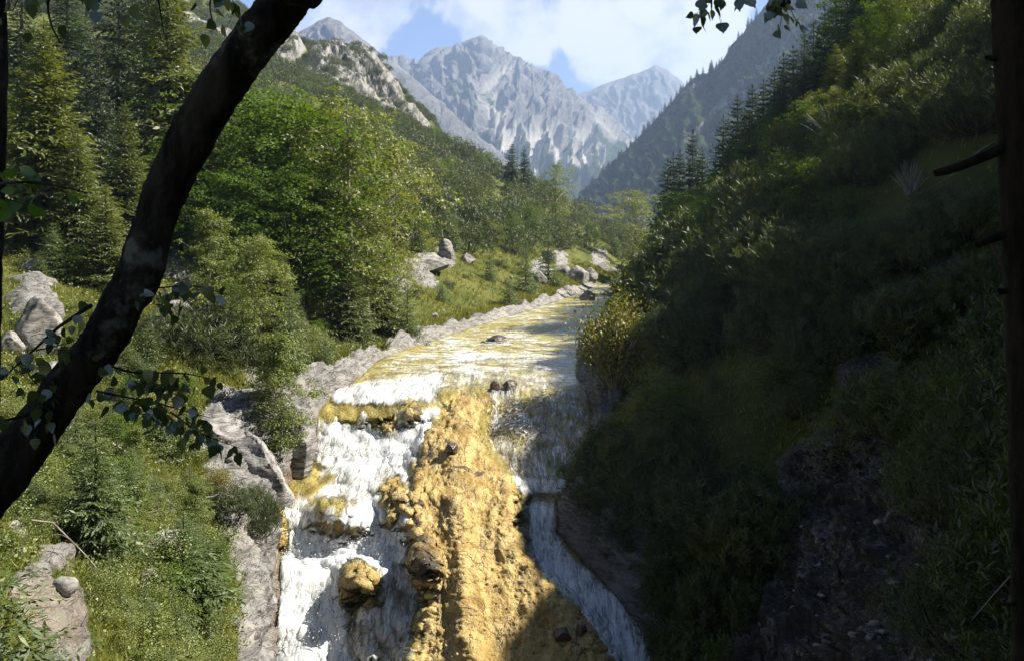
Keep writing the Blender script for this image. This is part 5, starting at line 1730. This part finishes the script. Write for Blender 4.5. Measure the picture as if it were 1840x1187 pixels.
def stick(pts, y, r, label, cat='dead branch', name='dead_branch', forks=0, lift=0.05, seed=0):
    r_ = np.random.RandomState(seed)
    path = []
    for i, (a, b) in enumerate(pts):
        path.append([float(v) for v in unproj(a, b, y + 0.12 * i)])
    path = np.array(path)
    for i in range(len(path)):
        g_ = ground(path[i, 0], path[i, 1])
        path[i, 2] = max(path[i, 2], g_ + lift) if path[i, 2] < g_ + .8 else g_ + .6
    r = r * .62
    parts = [tube(path, np.linspace(r, r * .45, len(path)), 7, .15, seed)]
    for k in range(forks):
        i = r_.uniform(.2, .95) * (len(path) - 1); i0 = int(i); p = path[i0] + (path[min(i0 + 1, len(path) - 1)] - path[i0]) * (i - i0)
        d = unit(r_.normal(0, 1, 3) + [0, 0, .2]) * r_.uniform(.15, .45) * (r / .03) ** .4
        parts.append(tube(curve(p, p + d, [0, 0, .05], 4), np.linspace(r * .4, r * .12, 4), 4))
    v, f = merge(parts)
    return tag(link(name, mesh_np(name, v, f, smooth=True, mats=[M_DEAD])), label, cat)


stick([(58, 862), (95, 838), (150, 795), (190, 770)], 20, .035, 'pale bare pole lying in the grass beside the leaning trunk', forks=2, seed=1)
stick([(0, 606), (55, 618), (95, 660), (110, 672)], 30, .04, 'forked grey branch lying in the grass under the white outcrop', forks=5, seed=2)
stick([(370, 806), (405, 815), (440, 824)], 32.5, .06, 'reddish-grey log with hanging roots jutting over the limestone slab', forks=9, name='log', cat='log', seed=3)
stick([(262, 835), (272, 880), (285, 915)], 27, .04, 'dead standing stem among the shrubs of the left bank', forks=3, seed=4)
stick([(300, 825), (330, 850), (360, 868)], 30, .035, 'bleached branch lying down the slope near the small rowan bush', forks=2, seed=5)
stick([(255, 1150), (248, 1165), (252, 1187), (258, 1230)], 20, .04, 'short crooked white branch at the bottom edge of the left bank', forks=1, seed=6)
stick([(200, 765), (225, 775), (240, 790)], 31, .07, 'thick grey log end under the birch leaves', forks=3, name='log', cat='log', seed=7)
stick([(380, 885), (392, 910), (402, 925)], 30, .025, 'thin bleached stick at the edge of the limestone slab', seed=8)
stick([(1600, 358), (1625, 372), (1660, 360), (1700, 335)], 34, .028, 'pale curved dead branch with twigs hanging on the shaded right slope', forks=9, lift=.5, seed=9)
stick([(1700, 660), (1725, 680), (1745, 700)], 26, .02, 'grey dead twigs on the dark scree below the dark trunk', forks=10, lift=.3, seed=10)
stick([(1072, 536), (1088, 526), (1110, 518)], 104.5, .06, 'bleached driftwood branch lying on the rock islet', forks=5, lift=.3, seed=11)
stick([(925, 682), (915, 688), (905, 702)], 45.6, .03, 'thin curved branch caught on the brown boulder in the river', lift=.35, seed=12)

# ------------------------------------------------------------------ the near trees that frame the view
B_DRK = bark_mat('dark_rough_bark', (.012, .010, .008), (.060, .048, .036), 9.0, (.17, .165, .14))
B_RGT = bark_mat('shade_darkened_bark', (.010, .008, .006), (.035, .026, .018), 10.0)  # spruce bark with the shade on the trunk put into its colour
M_LF = leaf_mat('near_birch_leaves', (.050, .085, .022), (.075, .125, .035), .35, spec=.14, rough=.35)
M_LFT = leaf_mat('near_beech_leaves', (.055, .13, .010), (.090, .19, .015), .55, spec=.06)


def leaf_mesh(name, mat, toothed=True):
    """one leaf, stalk at the origin, blade hanging along -Z, slightly folded"""
    pr = [(0, 0.0), (.06, .30), (.22, .46), (.42, .42), (.60, .30), (.72, .22), (.84, .10), (1.0, .0)] if toothed else [(0, 0), (.12, .22), (.3, .38), (.5, .40), (.7, .32), (.85, .18), (.95, .07), (1.0, 0)]
    V = [(0, 0, 0.0)]
    mid, lf_, rt = [], [], []
    for i, (t, w) in enumerate(pr):
        bend = .16 * t * t
        mid.append((0, bend, -t)); wj = w + (.03 if toothed and i % 2 else 0)
        lf_.append((-wj, bend + .14 * w, -t - .02)); rt.append((wj, bend + .14 * w, -t - .02))
    V = mid + lf_ + rt; n = len(pr); Fc = []
    for i in range(n - 1):
        Fc.append((i, i + 1, n + i + 1, n + i)); Fc.append((i, 2 * n + i, 2 * n + i + 1, i + 1))
    # stalk
    k = len(V); V += [(-.012, 0, .28), (.012, 0, .28), (.012, 0, 0), (-.012, 0, 0)]; Fc.append((k, k + 1, k + 2, k + 3))
    V = np.array(V, float); V[:, 2] -= .28
    return mesh_np(name, V, np.array(Fc), smooth=True, mats=[mat])


LEAFS = [leaf_mesh('birch_leaf_shape', M_LF), leaf_mesh('beech_leaf_shape', M_LFT, False)]


def put_leaves(branch, pts, Y, n, kind=0, size=.055, spread=.035, hang=1.0, seed=0):
    size = size * 1.05; n = int(n * (1.9 if Y < 4.35 else 1.0))
    r = np.random.RandomState(seed)
    w = [Vector([float(v) for v in unproj(a, b, Y)]) for a, b in pts]
    seg = [(w[i + 1] - w[i]).length for i in range(len(w) - 1)]; tot = sum(seg)
    for k in range(n):
        d = tot * min(1, max(0, (k + r.uniform(-.3, .8)) / n)); i = 0
        while i < len(seg) - 1 and d > seg[i]: d -= seg[i]; i += 1
        p = w[i].lerp(w[i + 1], min(1, d / seg[i]))
        p = p + Vector((r.normal(0, spread), r.normal(0, spread * 1.6), r.normal(0, spread * .6)))
        o = link('leaf', LEAFS[kind], branch)
        s = size * r.uniform(.65, 1.15)
        o.location = p; o.scale = (s * r.uniform(.8, 1), s, s)
        o.rotation_euler = (r.normal(0, .55) + (1 - hang) * r.uniform(.4, 1.5), r.normal(0, .5) + (1 - hang) * r.normal(0, .8), r.uniform(0, 6.28))


def twig_path(pts, Y, dy=0.0):
    return np.array([[float(v) for v in unproj(a, b, Y + dy * i)] for i, (a, b) in enumerate(pts)])


def smooth_path(p, n):
    p = np.asarray(p, float); t = np.arange(len(p)); tt = np.linspace(0, len(p) - 1, n)
    q = np.stack([np.interp(tt, t, p[:, k]) for k in range(p.shape[1])], 1)
    m = max(1, n // len(p)); kk = np.hanning(m * 2 + 3); kk /= kk.sum(); h = len(kk) // 2
    out = q.copy()
    for k in range(q.shape[1]):
        out[:, k] = np.convolve(np.pad(q[:, k], h, mode='edge'), kk, 'valid')
    return out


# trees of the wood the photographer stands in (outside the view, they keep the near trunks in shade)
for (key, nm, x, y, h_, lab, cat, sx) in (('spruce0', 'spruce_tree', 6.6, 5.6, 15, 'spruce outside the view, a few steps right of the viewpoint', 'spruce', .95), ('spruce1', 'spruce_tree', 10.0, 6.5, 18, 'tall spruce outside the view on the right', 'spruce', .9),
                                          ('spruce1', 'spruce_tree', 5.2, 2.2, 12, 'spruce outside the view, right beside the viewpoint', 'spruce', .9), ('beech1', 'beech_tree', 9.5, -5.0, 12, 'beech outside the view, behind the viewpoint', 'beech', 1.0),
                                          ('spruce2', 'spruce_tree', 8.6, 3.2, 17, 'wide spruce outside the view on the right', 'spruce', .8), ('darkspruce1', 'spruce_tree', 13.5, 9.0, 18, 'dark spruce outside the view on the right slope', 'spruce', 1.0)):
    plant(key, nm, x, y, h_, RS.uniform(0, 6), lab, cat, None, sx)

# leaning tree
YT = 4.3
lt = bpy.data.objects.new('leaning_tree', None); COL.objects.link(lt)
cl = [(-245, 1900, 150), (-230, 1500, 140), (-190, 1150, 132), (-120, 985, 124), (-45, 900, 118), (10, 840, 106), (62, 780, 92), (112, 705, 84), (152, 655, 84), (180, 622, 86), (202, 585, 84), (222, 540, 80), (250, 498, 88), (262, 450, 82), (279, 400, 76), (294, 350, 84), (318, 300, 86),
      (342, 250, 92), (370, 200, 88), (402, 150, 90), (436, 100, 90), (474, 50, 92), (520, 0, 88), (548, -45, 78), (570, -120, 72), (600, -260, 64), (640, -520, 50), (700, -900, 30)]
pth = np.array([[float(v) for v in unproj(a, b, YT + (900 - b) * .0002)] for a, b, w in cl])
rad = np.array([w / 2 / F * YT for a, b, w in cl])
pr = smooth_path(np.concatenate([pth, rad[:, None]], 1), 330)
v, f = tube(pr[:, :3], pr[:, 3] * .84, 64, .20, 3, 13.0)
link('trunk', mesh_np('leaning_trunk', v, f, smooth=True, mats=[B_DRK]), lt)
tag(lt, 'dark rough-barked tree leaning steeply across the upper left of the view', 'tree')
v, f = tube(smooth_path(twig_path([(505, -22), (540, -12), (560, -4), (573, 8)], YT), 24), np.linspace(.068, .030, 24), 20, .2, 8, 12.0)
link('branch_stub', mesh_np('branch_stub', v, f, smooth=True, mats=[B_DRK]), lt)


def branch(parent, pts, r, Y, leaves, kind=0, size=.055, spread=.035, hang=1.0, seed=0, mat=None, name='branch', sub=None):
    v, f = tube(smooth_path(twig_path(pts, Y), 5 * len(pts)), np.linspace(r, r * .3, 5 * len(pts)), 6)
    parts = [(v, f)]
    for s_ in (sub or []):
        parts.append(tube(smooth_path(twig_path(s_, Y), 4 * len(s_)), np.linspace(r * .4, r * .15, 4 * len(s_)), 5))
    v, f = merge(parts)
    o = link(name, mesh_np(name, v, f, smooth=True, mats=[mat or B_DRK]), parent)
    alls = [pts] + (sub or [])
    for i, p_ in enumerate(alls):
        put_leaves(o, p_, Y, max(2, int(leaves / len(alls))), kind, size, spread, hang, seed + i)
    return o


branch(lt, [(170, 545), (135, 568), (100, 590), (60, 630), (25, 660), (-20, 700)], .009, 4.15, 24, seed=1, sub=[[(60, 630), (100, 622), (140, 610)], [(40, 645), (60, 690), (90, 700)]], spread=.05)
branch(lt, [(85, 725), (50, 745), (20, 752), (-30, 765)], .012, 4.2, 14, seed=4, spread=.06)
branch(lt, [(195, 655), (240, 672), (300, 668), (350, 672), (392, 684)], .006, 4.25, 34, seed=6, spread=.03, sub=[[(230, 672), (280, 690), (330, 694)]])
branch(lt, [(165, 700), (220, 712), (280, 722), (340, 740), (385, 752)], .006, 4.25, 38, seed=9, spread=.03, sub=[[(240, 715), (290, 745), (330, 765), (350, 790)]])
branch(lt, [(300, 735), (340, 765), (375, 785), (410, 797), (436, 806)], .004, 4.25, 11, seed=12, spread=.010, size=.06)
branch(lt, [(262, 520), (300, 516), (340, 512), (375, 518), (405, 530)], .004, 4.2, 18, seed=15, spread=.03, sub=[[(280, 518), (300, 545), (320, 560)]])
branch(lt, [(480, -60), (420, -40), (375, -10), (378, 30), (392, 62)], .006, 4.0, 16, seed=18, spread=.025, sub=[[(400, -25), (425, 10), (432, 45)]])
branch(lt, [(520, -160), (380, -120), (270, -70), (285, 0), (296, 70)], .008, 4.0, 14, seed=21, spread=.03, sub=[[(285, -60), (230, -10), (200, 20)]], size=.06)
branch(lt, [(520, -190), (320, -150), (150, -90), (80, -20), (90, 50), (115, 85)], .010, 3.9, 26, seed=24, spread=.05, sub=[[(120, -60), (40, -20), (20, 25)], [(140, -70), (165, -10), (190, 15)]], size=.06)

# beech twig reaching in from the left
bb = bpy.data.objects.new('beech_twig', None); COL.objects.link(bb)
branch(bb, [(-260, 400), (-120, 360), (-20, 330), (50, 326), (110, 335), (170, 350)], .007, 3.2, 18, 1, .062, .03, .45, 40, name='twig', sub=[[(-40, 340), (20, 360), (60, 372)], [(-30, 330), (10, 305), (60, 312)]])
tag(bb, 'beech twig with bright translucent leaves reaching in at the left edge', 'beech twig')
# left edge trunk
et = bpy.data.objects.new('edge_tree', None); COL.objects.link(et)
v, f = tube(smooth_path(twig_path([(-60, 1900), (-50, 1300), (-36, 800), (-20, 300), (-12, 120), (-13, 0), (-16, -300), (-10, -1200)], 4.6), 160), np.linspace(.085, .04, 160), 24, .14, 5, 9.0)
link('trunk', mesh_np('edge_trunk', v, f, smooth=True, mats=[B_DRK]), et)
tag(et, 'thin dark trunk cut by the left edge of the view', 'tree')
# right trunk
rt_ = bpy.data.objects.new('bare_spruce', None); COL.objects.link(rt_)
rp = [(1912, 2000), (1897, 1500), (1884, 1187), (1878, 950), (1868, 700), (1854, 450), (1842, 250), (1830, 100), (1822, 0), (1818, -200), (1812, -800), (1808, -1600)]
v, f = tube(smooth_path(twig_path(rp, 3.6), 240), np.interp(np.linspace(0, 1, 240), [0, .5, 1], [.125, .090, .05]), 40, .13, 9, 12.0)
link('trunk', mesh_np('right_trunk', v, f, smooth=True, mats=[B_RGT]), rt_)
for (pts, r0, r1) in (([(1850, 92), (1822, 103), (1798, 107), (1768, 103)], .016, .008), ([(1830, 250), (1790, 272), (1745, 292), (1705, 306), (1676, 313)], .021, .012), ([(1850, 405), (1815, 418), (1775, 432), (1752, 442)], .018, .010), ([(1850, 521), (1820, 522), (1792, 524)], .014, .010), ([(1850, 1080), (1815, 1085), (1790, 1083)], .010, .004)):
    v, f = tube(smooth_path(twig_path(pts, 3.6), 30), np.linspace(r0, r1, 30), 12, .2, 4, 14.0)
    link('branch_stub', mesh_np('branch_stub', v, f, smooth=True, mats=[B_RGT]), rt_)
for (pts, r0) in (([(1790, 255), (1760, 270), (1730, 300), (1690, 330), (1640, 352)], .005), ([(1850, 1000), (1800, 1050), (1740, 1120)], .004)):
    v, f = tube(smooth_path(twig_path(pts, 3.7), 30), np.linspace(r0, .0015, 30), 5)
    link('twig', mesh_np('dry_twig', v, f, smooth=True, mats=[M_DEAD]), rt_)
tag(rt_, 'dark trunk with broken branch stubs at the right edge of the view', 'spruce')
# hanging birch twigs, top right
hb_ = bpy.data.objects.new('birch_branch', None); COL.objects.link(hb_)
YB = 4.4
v, f = tube(smooth_path(twig_path([(1950, -420), (1700, -260), (1500, -170), (1380, -110), (1300, -90), (1240, -80)], YB), 40), np.linspace(.02, .004, 40), 8)
o = link('main_branch', mesh_np('main_branch', v, f, smooth=True, mats=[B_DRK]), hb_)
for (pts, n, sd, sb) in (([(1258, -85), (1256, -20), (1258, 30), (1262, 52)], 6, 50, None), ([(1290, -90), (1284, -20), (1290, 22), (1296, 45)], 5, 53, [[(1285, -10), (1272, 10), (1262, 30)]]), ([(1330, -100), (1332, -40), (1330, 0)], 7, 56, None),
                         ([(1400, -120), (1404, -40), (1406, 20), (1400, 62)], 16, 59, [[(1405, -20), (1395, 10), (1385, 18)]]), ([(1420, -130), (1412, -30), (1422, 28), (1440, 48)], 9, 62, None)):
    branch(hb_, pts, .0028, YB - .15, n + 3, 0, .056, .014, 1.0, sd, name='twig', sub=sb)
tag(hb_, 'birch branch whose hanging leafy twigs dip into the sky at the top right', 'birch branch')
print('tris', sum(sum(p.loop_total - 2 for p in m.polygons) for m in bpy.data.meshes))
